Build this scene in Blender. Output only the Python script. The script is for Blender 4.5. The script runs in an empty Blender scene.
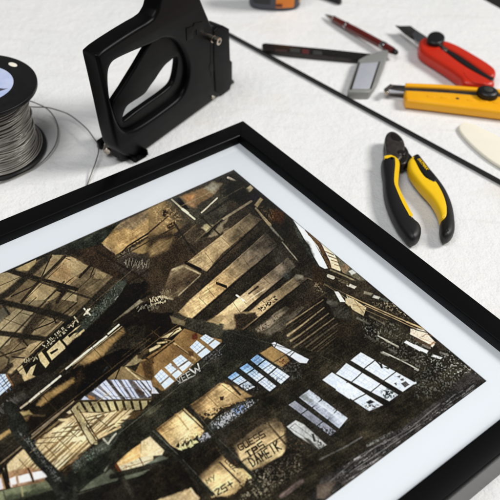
import bpy, bmesh, math, random
import numpy as np
from mathutils import Vector, Matrix
random.seed(7)
scene = bpy.context.scene
COL = scene.collection

# ------------------------------------------------------------------ camera
F_PX, PITCH, ROLL = 803.334, 0.759659, 0.0644322
CAM_H = 0.5
FW = np.array([0, math.cos(PITCH), -math.sin(PITCH)])
UP0 = np.array([0, math.sin(PITCH), math.cos(PITCH)])
RT0 = np.array([1.0, 0, 0])
RT = math.cos(ROLL) * RT0 + math.sin(ROLL) * UP0
UP = -math.sin(ROLL) * RT0 + math.cos(ROLL) * UP0
CAMP = np.array([0, 0, CAM_H])

cam = bpy.data.cameras.new('camera')
cam_o = bpy.data.objects.new('camera', cam)
COL.objects.link(cam_o)
M = Matrix.Identity(4)
for i in range(3):
    M[i][0] = RT[i]; M[i][1] = UP[i]; M[i][2] = -FW[i]; M[i][3] = CAMP[i]
cam_o.matrix_world = M
cam.sensor_width = 36
cam.lens = F_PX / 500 * 36
cam.clip_start = 0.01
cam.clip_end = 100
cam.dof.use_dof = True
cam.dof.focus_distance = 0.65
cam.dof.aperture_fstop = 9.0
scene.camera = cam_o


def ray(x, y):
    return FW * F_PX + RT * (x - 250) + UP * (250 - y)


def tab(x, y, z=0.0):
    """table-plan position (metres) of a measured photo point lying at height z"""
    r = ray(x, y)
    return CAMP + r * (z - CAM_H) / r[2]


def onv(x, y, P, n):
    r = ray(x, y)
    return CAMP + r * (np.dot(P - CAMP, n) / np.dot(r, n))


# ------------------------------------------------------------------ materials
def srgb(c):
    out = []
    for v in c[:3]:
        v = v / 255.0
        out.append(v / 12.92 if v <= 0.04045 else ((v + 0.055) / 1.055) ** 2.4)
    return (*out, 1.0)


def mat(name, c, rough=0.5, metal=0.0, c2=None, nscale=200.0, bump=0.0, bscale=600.0, rvar=0.0, spec=0.5, coat=0.0, bdist=0.0006):
    m = bpy.data.materials.new(name)
    m.use_nodes = True
    nt = m.node_tree
    b = nt.nodes['Principled BSDF']
    b.inputs['Roughness'].default_value = rough
    b.inputs['Metallic'].default_value = metal
    b.inputs['Specular IOR Level'].default_value = spec
    b.inputs['Coat Weight'].default_value = coat
    b.inputs['Base Color'].default_value = srgb(c)
    tc = nt.nodes.new('ShaderNodeTexCoord')
    n = nt.nodes.new('ShaderNodeTexNoise')
    n.inputs['Scale'].default_value = nscale
    n.inputs['Detail'].default_value = 6
    nt.links.new(tc.outputs['Object'], n.inputs['Vector'])
    mx = nt.nodes.new('ShaderNodeMix'); mx.data_type = 'RGBA'
    mx.inputs['A'].default_value = srgb(c)
    mx.inputs['B'].default_value = srgb(c2 if c2 else [min(255, v * 1.12 + 2) for v in c])
    nt.links.new(n.outputs['Fac'], mx.inputs['Factor'])
    nt.links.new(mx.outputs['Result'], b.inputs['Base Color'])
    if rvar:
        mr = nt.nodes.new('ShaderNodeMapRange')
        mr.inputs['From Min'].default_value = 0.3; mr.inputs['From Max'].default_value = 0.7
        mr.inputs['To Min'].default_value = max(0.02, rough - rvar); mr.inputs['To Max'].default_value = rough + rvar
        nt.links.new(n.outputs['Fac'], mr.inputs['Value'])
        nt.links.new(mr.outputs['Result'], b.inputs['Roughness'])
    if bump:
        n2 = nt.nodes.new('ShaderNodeTexNoise')
        n2.inputs['Scale'].default_value = bscale
        n2.inputs['Detail'].default_value = 5
        nt.links.new(tc.outputs['Object'], n2.inputs['Vector'])
        bp = nt.nodes.new('ShaderNodeBump')
        bp.inputs['Strength'].default_value = bump
        bp.inputs['Distance'].default_value = bdist
        nt.links.new(n2.outputs['Fac'], bp.inputs['Height'])
        nt.links.new(bp.outputs['Normal'], b.inputs['Normal'])
    return m


MT = dict(
    frame=mat('black_lacquer', (4, 4, 5), 0.28, c2=(6, 6, 7), nscale=400, bump=0.03, bscale=900, spec=0.24, coat=0.05),
    mat=mat('mat_board', (226, 229, 234), 0.95, c2=(230, 233, 238), nscale=900, bump=0.05, bscale=2500, spec=0.1),
    backing=mat('backing_card', (70, 60, 48), 0.9),
    gun=mat('black_painted_metal', (5, 5, 6), 0.36, c2=(8, 8, 9), nscale=80, rvar=0.05, bump=0.06, bscale=1800, spec=0.11),
    gun_in=mat('black_rubbed_steel', (5, 5, 5), 0.36, c2=(8, 8, 8), nscale=120, rvar=0.06, spec=0.12),
    nickel=mat('nickel', (205, 195, 180), 0.25, 1.0, c2=(170, 160, 145), nscale=300),
    steel=mat('brushed_steel', (165, 166, 168), 0.38, 1.0, c2=(120, 121, 124), nscale=300, rvar=0.1),
    dsteel=mat('dark_blade_steel', (72, 70, 68), 0.42, 0.9, c2=(105, 100, 95), nscale=150, rvar=0.1),
    jaw=mat('blackened_steel', (64, 60, 57), 0.42, 0.75, c2=(96, 90, 84), nscale=260, rvar=0.1, bump=0.08, bscale=1500),
    pivot=mat('oiled_steel', (44, 42, 42), 0.35, 0.8, c2=(70, 66, 62), nscale=260),
    grip=mat('black_rubber', (8, 8, 8), 0.5, c2=(12, 12, 12), nscale=300, bump=0.1, bscale=2200),
    yellow=mat('yellow_plastic', (240, 190, 12), 0.42, c2=(250, 205, 25), nscale=90, bump=0.03, bscale=1500),
    kyellow=mat('amber_plastic', (244, 166, 8), 0.33, c2=(250, 184, 20), nscale=60, bump=0.03, bscale=1200),
    red=mat('red_plastic', (192, 34, 12), 0.36, c2=(206, 46, 18), nscale=70, bump=0.04, bscale=1300),
    black=mat('black_plastic', (11, 11, 11), 0.42, c2=(18, 18, 18), nscale=200, bump=0.05, bscale=1500),
    spool=mat('black_spool_plastic', (10, 10, 10), 0.4, c2=(15, 15, 15), nscale=120, rvar=0.06, bump=0.04, bscale=1500),
    wire=mat('galvanised_wire', (206, 202, 194), 0.4, 0.85, c2=(160, 156, 148), nscale=420, rvar=0.12),
    wire_d=mat('dull_wire', (150, 146, 138), 0.4, 0.8, c2=(110, 106, 98), nscale=420),
    maroon=mat('maroon_lacquer', (78, 18, 14), 0.25, c2=(110, 30, 22), nscale=200, coat=0.5),
    chrome=mat('chrome', (190, 188, 186), 0.18, 1.0, c2=(140, 138, 136), nscale=250),
    stock=mat('satin_zinc', (158, 158, 154), 0.5, 0.25, c2=(136, 136, 132), nscale=140, rvar=0.06, bump=0.04, bscale=1500),
    pale=mat('pale_bevelled_steel', (182, 186, 196), 0.5, 0.35, c2=(205, 206, 212), nscale=160),
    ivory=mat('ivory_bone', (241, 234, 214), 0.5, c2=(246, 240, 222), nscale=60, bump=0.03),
    orange=mat('orange_plastic', (236, 128, 20), 0.4, c2=(244, 142, 32), nscale=90),
    slate=mat('slate_rubber', (62, 64, 74), 0.55, c2=(78, 80, 90), nscale=120, bump=0.06),
    tan=mat('tan_sticker', (196, 156, 116), 0.5, c2=(210, 176, 140), nscale=90),
    rust=mat('rust_brown', (58, 38, 34), 0.5, c2=(44, 34, 32), nscale=300),
    sage=mat('green_grey', (56, 58, 52), 0.5, c2=(48, 50, 46), nscale=300),
    darkred=mat('dark_red', (74, 30, 28), 0.5),
)

# table paint
def table_material():
    m = bpy.data.materials.new('white_bench_paint'); m.use_nodes = True
    nt = m.node_tree; b = nt.nodes['Principled BSDF']; L = nt.links.new
    b.inputs['Roughness'].default_value = 0.62
    b.inputs['Specular IOR Level'].default_value = 0.3
    tc = nt.nodes.new('ShaderNodeTexCoord')
    def noise(scale, detail=5, rough=0.5, stretch=None):
        n = nt.nodes.new('ShaderNodeTexNoise')
        n.inputs['Scale'].default_value = scale; n.inputs['Detail'].default_value = detail; n.inputs['Roughness'].default_value = rough
        if stretch:
            mp = nt.nodes.new('ShaderNodeMapping'); mp.inputs['Scale'].default_value = stretch
            mp.inputs['Rotation'].default_value = (0, 0, 0.62)
            L(tc.outputs['Object'], mp.inputs['Vector']); L(mp.outputs['Vector'], n.inputs['Vector'])
        else:
            L(tc.outputs['Object'], n.inputs['Vector'])
        return n
    def ramp(src, p0, p1, c0, c1):
        r = nt.nodes.new('ShaderNodeValToRGB')
        r.color_ramp.elements[0].position = p0; r.color_ramp.elements[1].position = p1
        r.color_ramp.elements[0].color = c0; r.color_ramp.elements[1].color = c1
        L(src, r.inputs['Fac']); return r
    def mix(mode, fac, a, bb):
        x = nt.nodes.new('ShaderNodeMix'); x.data_type = 'RGBA'; x.blend_type = mode
        if isinstance(fac, float): x.inputs['Factor'].default_value = fac
        else: L(fac, x.inputs['Factor'])
        L(a, x.inputs['A']); L(bb, x.inputs['B']); return x.outputs['Result']
    big = ramp(noise(7, 4).outputs['Fac'], 0.35, 0.7, srgb((232, 232, 230)), srgb((238, 237, 235)))
    warm = ramp(noise(5, 5, 0.6).outputs['Fac'], 0.56, 0.72, (0, 0, 0, 1), (1, 1, 1, 1))
    wcol = nt.nodes.new('ShaderNodeRGB'); wcol.outputs[0].default_value = srgb((226, 219, 207))
    c = mix('MIX', warm.outputs['Color'], big.outputs['Color'], wcol.outputs[0])
    sp = ramp(noise(420, 4, 0.6).outputs['Fac'], 0.32, 0.5, srgb((222, 221, 219)), (1, 1, 1, 1))
    c = mix('MULTIPLY', 0.25, c, sp.outputs['Color'])
    scr = ramp(noise(60, 3, 0.5, (0.12, 1.6, 1)).outputs['Fac'], 0.3, 0.42, srgb((226, 224, 220)), (1, 1, 1, 1))
    c = mix('MULTIPLY', 0.22, c, scr.outputs['Color'])
    L(c, b.inputs['Base Color'])
    h1 = noise(120, 4, 0.5); h2 = noise(480, 3, 0.5); h3 = noise(22, 4, 0.5)
    a1 = nt.nodes.new('ShaderNodeMath'); a1.operation = 'ADD'; L(h1.outputs['Fac'], a1.inputs[0])
    m2 = nt.nodes.new('ShaderNodeMath'); m2.operation = 'MULTIPLY'; m2.inputs[1].default_value = 0.28; L(h2.outputs['Fac'], m2.inputs[0]); L(m2.outputs[0], a1.inputs[1])
    a2 = nt.nodes.new('ShaderNodeMath'); a2.operation = 'ADD'; L(a1.outputs[0], a2.inputs[0]); m3 = nt.nodes.new('ShaderNodeMath'); m3.operation = 'MULTIPLY'; m3.inputs[1].default_value = 2.6; L(h3.outputs['Fac'], m3.inputs[0]); L(m3.outputs[0], a2.inputs[1])
    bp = nt.nodes.new('ShaderNodeBump'); bp.inputs['Strength'].default_value = 0.85; bp.inputs['Distance'].default_value = 0.0015
    L(a2.outputs[0], bp.inputs['Height']); L(bp.outputs['Normal'], b.inputs['Normal'])
    return m


# ------------------------------------------------------------------ object helpers
def link(name, me, m=None, parent=None):
    o = bpy.data.objects.new(name, me)
    COL.objects.link(o)
    if m: me.materials.append(m)
    if parent: o.parent = parent
    return o


def thing(name, label, cat, loc=(0, 0, 0), group=None):
    o = bpy.data.objects.new(name, None)
    o.empty_display_size = 0.02
    COL.objects.link(o)
    o.location = loc
    o['label'] = label; o['category'] = cat
    if group: o['group'] = group
    return o


def settle(o):
    """keep a child's world placement: meshes are written in world metres"""
    if o.parent: o.matrix_parent_inverse = Matrix.Translation(o.parent.location).inverted()
    return o


def smooth(me, ang=35):
    for p in me.polygons: p.use_smooth = True
    try: me.set_sharp_from_angle(angle=math.radians(ang))
    except Exception: pass


def from_bm(name, bm, m, parent=None, sm=True, ang=35):
    bmesh.ops.recalc_face_normals(bm, faces=bm.faces)
    me = bpy.data.meshes.new(name)
    bm.to_mesh(me); bm.free()
    if sm: smooth(me, ang)
    return settle(link(name, me, m, parent))


def cr(pts, n=6, closed=True):
    """Catmull-Rom resample"""
    P = [np.array(p, float) for p in pts]; N = len(P); out = []
    rng = range(N) if closed else range(N - 1)
    for i in rng:
        if closed: p0, p1, p2, p3 = P[i - 1], P[i], P[(i + 1) % N], P[(i + 2) % N]
        else: p0, p1, p2, p3 = P[max(i - 1, 0)], P[i], P[i + 1], P[min(i + 2, N - 1)]
        for k in range(n):
            t = k / n
            out.append(0.5 * ((2 * p1) + (-p0 + p2) * t + (2 * p0 - 5 * p1 + 4 * p2 - p3) * t * t + (-p0 + 3 * p1 - 3 * p2 + p3) * t ** 3))
    if not closed: out.append(P[-1])
    return out


def chaikin(pts, r=0.14, it=2):
    P = [np.array(p, float) for p in pts]
    for _ in range(it):
        Q = []
        for a, b in zip(P, P[1:] + P[:1]): Q += [a * (1 - r) + b * r, a * r + b * (1 - r)]
        P = Q
    return P


def plate_mesh(name, outlines, half, bevel, O, X, Y, bres=3):
    """outlines in a local 2-D frame (metres), made solid: half thickness `half`, rounded by `bevel`; placed by frame O,X,Y"""
    cu = bpy.data.curves.new(name, 'CURVE')
    cu.dimensions = '2D'; cu.fill_mode = 'BOTH'
    bevel = min(bevel, half * 0.98)
    cu.extrude = half - bevel
    cu.bevel_depth = bevel; cu.bevel_resolution = bres; cu.offset = -bevel
    for pts in outlines:
        s = cu.splines.new('POLY'); s.points.add(len(pts) - 1)
        for q, pt in zip(s.points, pts): q.co = (pt[0], pt[1], 0, 1)
        s.use_cyclic_u = True
    tmp = bpy.data.objects.new('tmp', cu); COL.objects.link(tmp)
    dg = bpy.context.evaluated_depsgraph_get()
    me = bpy.data.meshes.new_from_object(tmp.evaluated_get(dg))
    bpy.data.objects.remove(tmp); bpy.data.curves.remove(cu)
    me.name = name
    X = np.array(X) / np.linalg.norm(X); Y = np.array(Y) / np.linalg.norm(Y); Z = np.cross(X, Y)
    T = Matrix.Identity(4)
    for i in range(3):
        T[i][0] = X[i]; T[i][1] = Y[i]; T[i][2] = Z[i]; T[i][3] = O[i]
    me.transform(T)
    bm = bmesh.new(); bm.from_mesh(me)
    bmesh.ops.remove_doubles(bm, verts=bm.verts, dist=1e-6)
    bmesh.ops.recalc_face_normals(bm, faces=bm.faces)
    bm.to_mesh(me); bm.free()
    smooth(me, 40)
    return me


def flat(name, px, ztop, thick, bevel, m, parent=None, sm=0, hole=None):
    """a part lying flat: outline measured at height ztop, going down by thick"""
    def loc(pp):
        q = [tab(x, y, ztop - min(bevel, thick / 2) * 0.6)[:2] for x, y in pp]
        return cr(q, sm) if sm else q
    outs = [loc(px)] + ([loc(h) for h in hole] if hole else [])
    me = plate_mesh(name, outs, thick / 2, bevel, (0, 0, ztop - thick / 2), (1, 0, 0), (0, 1, 0))
    return settle(link(name, me, m, parent))


def tube(name, pts, r, m, parent=None, seg=10, closed=False, caps=True):
    """round bar through world points, r a number or one radius per point"""
    P = [Vector(p) for p in pts]; n = len(P)
    R = [r] * n if not hasattr(r, '__len__') else r
    bm = bmesh.new(); rings = []
    up = Vector((0, 0, 1)); prev = None
    for i in range(n):
        if closed: t = P[(i + 1) % n] - P[i - 1]
        else: t = P[min(i + 1, n - 1)] - P[max(i - 1, 0)]
        if t.length < 1e-9 and prev: t = prev
        t = t.normalized(); prev = t
        u = t.cross(up)
        if u.length < 1e-3: u = t.cross(Vector((0, 1, 0)))
        u.normalize(); v = t.cross(u)
        rings.append([bm.verts.new(P[i] + (u * math.cos(a) + v * math.sin(a)) * R[i]) for a in [2 * math.pi * k / seg for k in range(seg)]])
    for i in range(n if closed else n - 1):
        a, b = rings[i], rings[(i + 1) % n]
        for k in range(seg): bm.faces.new((a[k], a[(k + 1) % seg], b[(k + 1) % seg], b[k]))
    if caps and not closed:
        bm.faces.new(rings[0]); bm.faces.new(rings[-1][::-1])
    return from_bm(name, bm, m, parent, ang=50)


def lathe_bar(name, A, B, prof, m, parent=None, seg=24):
    """turned part along A->B; prof = [(t 0..1, radius m)]"""
    A = np.array(A); B = np.array(B)
    d = B - A; L = np.linalg.norm(d); d = Vector(d / L)
    u = d.cross(Vector((0, 0, 1)))
    if u.length < 1e-4: u = Vector((1, 0, 0))
    u.normalize(); v = d.cross(u)
    bm = bmesh.new(); rings = []
    for t, r in prof:
        c = Vector(A) + d * (L * t)
        rings.append([bm.verts.new(c + (u * math.cos(2 * math.pi * k / seg) + v * math.sin(2 * math.pi * k / seg)) * max(r, 1e-5)) for k in range(seg)])
    for a, b in zip(rings, rings[1:]):
        for k in range(seg): bm.faces.new((a[k], a[(k + 1) % seg], b[(k + 1) % seg], b[k]))
    bm.faces.new(rings[0]); bm.faces.new(rings[-1][::-1])
    return from_bm(name, bm, m, parent, ang=40)


def box_frame(name, O, X, Y, Z, lo, hi, m, parent=None, bevel=0.0005):
    bm = bmesh.new()
    O = Vector(O); X = Vector(X); Y = Vector(Y); Z = Vector(Z)
    vs = [bm.verts.new(O + X * a + Y * b + Z * c) for a in (lo[0], hi[0]) for b in (lo[1], hi[1]) for c in (lo[2], hi[2])]
    for f in ((0, 1, 3, 2), (4, 6, 7, 5), (0, 4, 5, 1), (2, 3, 7, 6), (0, 2, 6, 4), (1, 5, 7, 3)): bm.faces.new([vs[i] for i in f])
    if bevel: bmesh.ops.bevel(bm, geom=bm.edges[:], offset=bevel, segments=2, affect='EDGES', profile=0.5)
    return from_bm(name, bm, m, parent)


def text_mesh(name, txt, size, O, X, Y, m, parent=None, depth=0.00015):
    cu = bpy.data.curves.new(name, 'FONT'); cu.body = txt; cu.size = size; cu.extrude = depth; cu.align_x = 'CENTER'; cu.align_y = 'CENTER'
    cu.offset = size * 0.02
    tmp = bpy.data.objects.new('tmp', cu); COL.objects.link(tmp)
    me = bpy.data.meshes.new_from_object(tmp.evaluated_get(bpy.context.evaluated_depsgraph_get()))
    bpy.data.objects.remove(tmp)
    X = np.array(X) / np.linalg.norm(X); Y = np.array(Y) / np.linalg.norm(Y); Z = np.cross(X, Y)
    T = Matrix.Identity(4)
    for i in range(3): T[i][0] = X[i]; T[i][1] = Y[i]; T[i][2] = Z[i]; T[i][3] = O[i]
    me.transform(T)
    return settle(link(name, me, m, parent))


# ------------------------------------------------------------------ the setting
def table():
    # far right edge of the bench top, measured at the photo's top right corner
    e0 = tab(476, -8)[:2]; e1 = tab(500, 5.0)[:2]
    d = (e1 - e0) / np.linalg.norm(e1 - e0); nrm = np.array([d[1], -d[0]])
    if nrm[0] < 0: nrm = -nrm
    bm = bmesh.new()
    prof = [(-2.2, 0.0)]
    R = 0.011
    for k in range(9):
        a = k / 8 * math.pi / 2
        prof.append((-R + R * math.sin(a), -R + R * math.cos(a)))
    prof += [(0.0, -0.045), (-2.2, -0.045)]
    ends = []
    for s in (-0.75, 1.6):
        ends.append([bm.verts.new((e0[0] + d[0] * s + nrm[0] * u, e0[1] + d[1] * s + nrm[1] * u, z)) for u, z in prof])
    n = len(prof)
    for i in range(n): bm.faces.new((ends[0][i], ends[0][(i + 1) % n], ends[1][(i + 1) % n], ends[1][i]))
    bm.faces.new(ends[0]); bm.faces.new(ends[1][::-1])
    o = from_bm('table_top', bm, table_material(), ang=30)
    o['kind'] = 'structure'
    bm = bmesh.new()
    vs = [bm.verts.new(v) for v in ((-6, -6, -0.8), (6, -6, -0.8), (6, 6, -0.8), (-6, 6, -0.8))]
    bm.faces.new(vs)
    f = from_bm('floor', bm, mat('dark_floor', (30, 29, 28), 0.7, c2=(44, 42, 40), nscale=4, bump=0.1, bscale=80))
    f['kind'] = 'structure'


table()

# ------------------------------------------------------------------ picture frame
S = 0.5
YAW = -0.8587294
FA = np.array([math.cos(YAW), math.sin(YAW), 0])            # along the right-hand rail
FB = np.array([FA[1], -FA[0], 0])                           # along the back rail
FO = np.array([-0.030398645 * S, 1.349695053 * S, 0])
LB = 0.814204126 * S; W = 0.03926957 * S; D = 0.019284965 * S; MB_ = 0.05982812 * S; HF = 0.07773572 * S
LA = 0.460 + 2 * (W + MB_)
MZ = HF - D


def FP(s, t, z): return FO + FA * s + FB * t + np.array([0, 0, z])


frame_t = thing('picture_frame', 'black wooden picture frame with a white mat round a dark photograph of a derelict hall', 'picture frame', tuple(FP(LB / 2, LA / 2, 0)))


def rail(p0, p1, q0, q1):
    """mitred moulding: outer corners p0,p1, inner corners q0,q1 in (s,t)"""
    bm = bmesh.new()
    # profile across the moulding: w 0 outer .. 1 inner
    prof = [(0.0, 0.0), (0.0, HF - 0.0034), (0.045, HF - 0.0030), (0.05, HF - 0.0008), (0.09, HF - 0.0001), (0.13, HF),
            (0.90, HF), (0.95, HF - 0.0002), (0.985, HF - 0.0009), (1.0, HF - 0.0022), (1.0, MZ - 0.004), (0.6, MZ - 0.004), (0.6, 0.0)]
    A = []; B = []
    for w, z in prof:
        s0 = p0[0] + (q0[0] - p0[0]) * w; t0 = p0[1] + (q0[1] - p0[1]) * w
        s1 = p1[0] + (q1[0] - p1[0]) * w; t1 = p1[1] + (q1[1] - p1[1]) * w
        dl = math.hypot(s1 - s0, t1 - t0); us, ut = (s1 - s0) / dl * 0.00013, (t1 - t0) / dl * 0.00013
        A.append(bm.verts.new(FP(s0 + us, t0 + ut, z))); B.append(bm.verts.new(FP(s1 - us, t1 - ut, z)))
    n = len(prof)
    for i in range(n): bm.faces.new((A[i], A[(i + 1) % n], B[(i + 1) % n], B[i]))
    bm.faces.new(A); bm.faces.new(B[::-1])
    from_bm('moulding', bm, MT['frame'], frame_t, ang=25)


oc = [(0, 0), (LB, 0), (LB, LA), (0, LA)]
g_ = 0.00006
ic = [(W, W), (LB - W, W), (LB - W, LA - W), (W, LA - W)]
for i in range(4):
    j = (i + 1) % 4
    rail(oc[i], oc[j], ic[i], ic[j])


def sheet(name, s0, s1, t0, t1, z, th, m, hole=None):
    bm = bmesh.new()
    def ringv(a, b, c, d, zz): return [bm.verts.new(FP(*q, zz)) for q in ((a, c), (b, c), (b, d), (a, d))]
    if hole:
        for zz in (z, z - th): pass
        o1 = ringv(s0, s1, t0, t1, z); i1 = ringv(*hole, z)
        o2 = ringv(s0, s1, t0, t1, z - th); i2 = ringv(*hole, z - th)
        for k in range(4):
            l = (k + 1) % 4
            bm.faces.new((o1[k], o1[l], i1[l], i1[k])); bm.faces.new((o2[k], i2[k], i2[l], o2[l]))
            bm.faces.new((o1[k], o2[k], o2[l], o1[l])); bm.faces.new((i1[k], i1[l], i2[l], i2[k]))
    else:
        o1 = ringv(s0, s1, t0, t1, z); o2 = ringv(s0, s1, t0, t1, z - th)
        bm.faces.new(o1); bm.faces.new(o2[::-1])
        for k in range(4):
            l = (k + 1) % 4
            bm.faces.new((o1[k], o2[k], o2[l], o1[l]))
    return from_bm(name, bm, m, frame_t, sm=False)


e_ = W - 0.004
P_S0, P_S1, P_T0, P_T1 = W + MB_, LB - W - MB_, W + MB_, LA - W - MB_
sheet('mat_board', e_, LB - e_, e_, LA - e_, MZ, 0.0006, MT['mat'], hole=(P_S0, P_S1, P_T0, P_T1))
sheet('backing_board', W * 0.62, LB - W * 0.62, W * 0.62, LA - W * 0.62, MZ - 0.0062, 0.003, MT['backing'])

# ------------------------------------------------------------------ the printed photograph (painted by code)
K = 3; X0, Y0, X1, Y1 = -24, 158, 500, 528
CW, CH = (X1 - X0) * K, (Y1 - Y0) * K
yy, xx = np.mgrid[0:CH, 0:CW]
PXX = (xx + 0.5) / K + X0; PYY = (yy + 0.5) / K + Y0
rng = np.random.RandomState(3)
LAT = rng.rand(256, 256)


def vnoise(x, y, k=0):
    xi = np.floor(x).astype(int); yi = np.floor(y).astype(int)
    fx = x - xi; fy = y - yi
    fx = fx * fx * (3 - 2 * fx); fy = fy * fy * (3 - 2 * fy)
    a = LAT[(yi + k * 37) % 256, (xi + k * 91) % 256]; b = LAT[(yi + k * 37) % 256, (xi + 1 + k * 91) % 256]
    c = LAT[(yi + 1 + k * 37) % 256, (xi + k * 91) % 256]; d = LAT[(yi + 1 + k * 37) % 256, (xi + 1 + k * 91) % 256]
    return (a * (1 - fx) + b * fx) * (1 - fy) + (c * (1 - fx) + d * fx) * fy


def fbm(x, y, o=4, k=0):
    s = 0; a = 1; t = 0
    for i in range(o):
        s = s + a * vnoise(x * 2 ** i, y * 2 ** i, k + i); t += a; a *= 0.55
    return s / t


def rotf(ang): 
    c, s_ = math.cos(ang), math.sin(ang)
    return PXX * c + PYY * s_, -PXX * s_ + PYY * c


AB = math.radians(-33); AP = math.radians(38)
u_, v_ = rotf(AB)
NZ = fbm(PXX / 7, PYY / 7, 4, 1)                       # blotches
FN = fbm(PXX / 1.6, PYY / 1.6, 3, 5)                   # fine grain
STB = fbm(u_ / 14, v_ / 1.5, 4, 9)                     # streaks along the beams
u2_, v2_ = rotf(AP)
STP = fbm(u2_ / 14, v2_ / 1.5, 4, 14)                  # streaks across
u3_, v3_ = rotf(math.radians(-36))
STG = fbm(u3_ / 9, v3_ / 1.1, 4, 20)
SPK = fbm(PXX / 1.3, PYY / 1.3, 2, 25)
WX = (fbm(PXX / 3.2, PYY / 3.2, 3, 30) - 0.5) * 2.6             # ragged edges: coordinates wander a little
WY = (fbm(PXX / 3.2, PYY / 3.2, 3, 40) - 0.5) * 2.6
SOFTN = 0.5 * fbm(PXX / 16, PYY / 16, 3, 50) + 0.3 * STB + 0.2 * NZ      # slow mottling of plaster and sheet
CV = np.zeros((CH, CW, 3))


def con(n, g=2.2): return np.clip((n - 0.5) * g + 0.5, 0, 1)


def region(pts, pad):
    p = np.array(pts)
    x0 = max(0, int((p[:, 0].min() - pad - X0) * K)); x1 = min(CW, int((p[:, 0].max() + pad - X0) * K) + 2)
    y0 = max(0, int((p[:, 1].min() - pad - Y0) * K)); y1 = min(CH, int((p[:, 1].max() + pad - Y0) * K) + 2)
    return (slice(y0, y1), slice(x0, x1)) if x1 > x0 and y1 > y0 else None


def seg_d(X, Y, a, b):
    dx, dy = b[0] - a[0], b[1] - a[1]; L2 = dx * dx + dy * dy + 1e-12
    t = np.clip(((X - a[0]) * dx + (Y - a[1]) * dy) / L2, 0, 1)
    return np.hypot(X - a[0] - t * dx, Y - a[1] - t * dy), t


def put(R, mask, c1, c2, var, nz):
    n = con(nz[R], 3.2 if nz is SOFTN else 1.8)[..., None] if c2 is not None else 0
    c1 = np.array(c1, float) / 255; c2_ = np.array(c2, float) / 255 if c2 is not None else c1
    col = c1 * (1 - n) + c2_ * n
    col = col * (1 + var * (con(FN[R], 1.8) - 0.5)[..., None] * 2)
    m = mask[..., None]
    CV[R] = CV[R] * (1 - m) + np.clip(col, 0, 1) * m


def fill(pts, c1, c2=None, soft=0.55, a=1.0, var=0.07, nz=None, wob=None):
    R = region(pts, soft * 2 + 2)
    if R is None: return
    if wob is None: wob = 0.08 if (np.mean(c1) > 185 or soft < 0.55) else 0.22 if soft < 1.1 else 0.8
    X, Y = PXX[R] + WX[R] * wob, PYY[R] + WY[R] * wob
    d = np.full(X.shape, 1e9); ins = np.zeros(X.shape, bool)
    n = len(pts)
    for i in range(n):
        p, q = pts[i], pts[(i + 1) % n]
        dd, _ = seg_d(X, Y, p, q); d = np.minimum(d, dd)
        if abs(p[1] - q[1]) > 1e-9:
            cnd = ((p[1] > Y) != (q[1] > Y)) & (X < (q[0] - p[0]) * (Y - p[1]) / (q[1] - p[1]) + p[0])
            ins ^= cnd
    sd = np.where(ins, -d, d)
    m = np.clip(0.5 - sd / (2 * soft), 0, 1); m = m * m * (3 - 2 * m) * a
    put(R, m, c1, c2, var, SOFTN if nz is None else nz)


def line(pts, w, c1, c2=None, soft=0.5, a=1.0, var=0.07, w2=None, nz=None):
    R = region(pts, max(w, w2 or 0) + soft * 2 + 1)
    if R is None: return
    X, Y = PXX[R] + WX[R] * 0.14, PYY[R] + WY[R] * 0.14; m = np.zeros(X.shape)
    n = len(pts) - 1
    for i in range(n):
        d, t = seg_d(X, Y, pts[i], pts[i + 1])
        ww = w if w2 is None else w + (w2 - w) * (i + t) / n
        m = np.maximum(m, np.clip(0.5 - (d - ww / 2) / (2 * soft), 0, 1))
    m = m * m * (3 - 2 * m) * a
    put(R, m, c1, c2, var, SOFTN if nz is None else nz)


def speckle(pts, col, thr=0.58, soft=1.8, a=0.8, nz=None, g=4.5):
    """broken specks of colour (rubble, spray paint, leaves) inside an outline"""
    R = region(pts, soft * 2 + 1)
    if R is None: return
    X, Y = PXX[R], PYY[R]
    d = np.full(X.shape, 1e9); ins = np.zeros(X.shape, bool); n = len(pts)
    for i in range(n):
        p, q = pts[i], pts[(i + 1) % n]
        dd, _ = seg_d(X, Y, p, q); d = np.minimum(d, dd)
        if abs(p[1] - q[1]) > 1e-9:
            ins ^= ((p[1] > Y) != (q[1] > Y)) & (X < (q[0] - p[0]) * (Y - p[1]) / (q[1] - p[1]) + p[0])
    sd = np.where(ins, -d, d)
    m = np.clip(0.5 - sd / (2 * soft), 0, 1)
    n_ = np.clip(((SPK if nz is None else nz)[R] - thr + 0.04) * g, 0, 1)
    if np.mean(col) > 165 and nz is None: a = a * 0.3
    put(R, m * n_ * a, col, None, 0.12, NZ)


def blur(A, r):
    n = max(1, int(r * K)); out = A
    for ax in (0, 1):
        for _ in range(2):
            pad = [(0, 0)] * 3; pad[ax] = (n + 1, n)
            c = np.cumsum(np.pad(out, pad, mode='edge'), axis=ax)
            m = out.shape[ax]
            out = (np.take(c, range(2 * n + 1, 2 * n + 1 + m), axis=ax) - np.take(c, range(0, m), axis=ax)) / (2 * n + 1)
    return out


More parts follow.
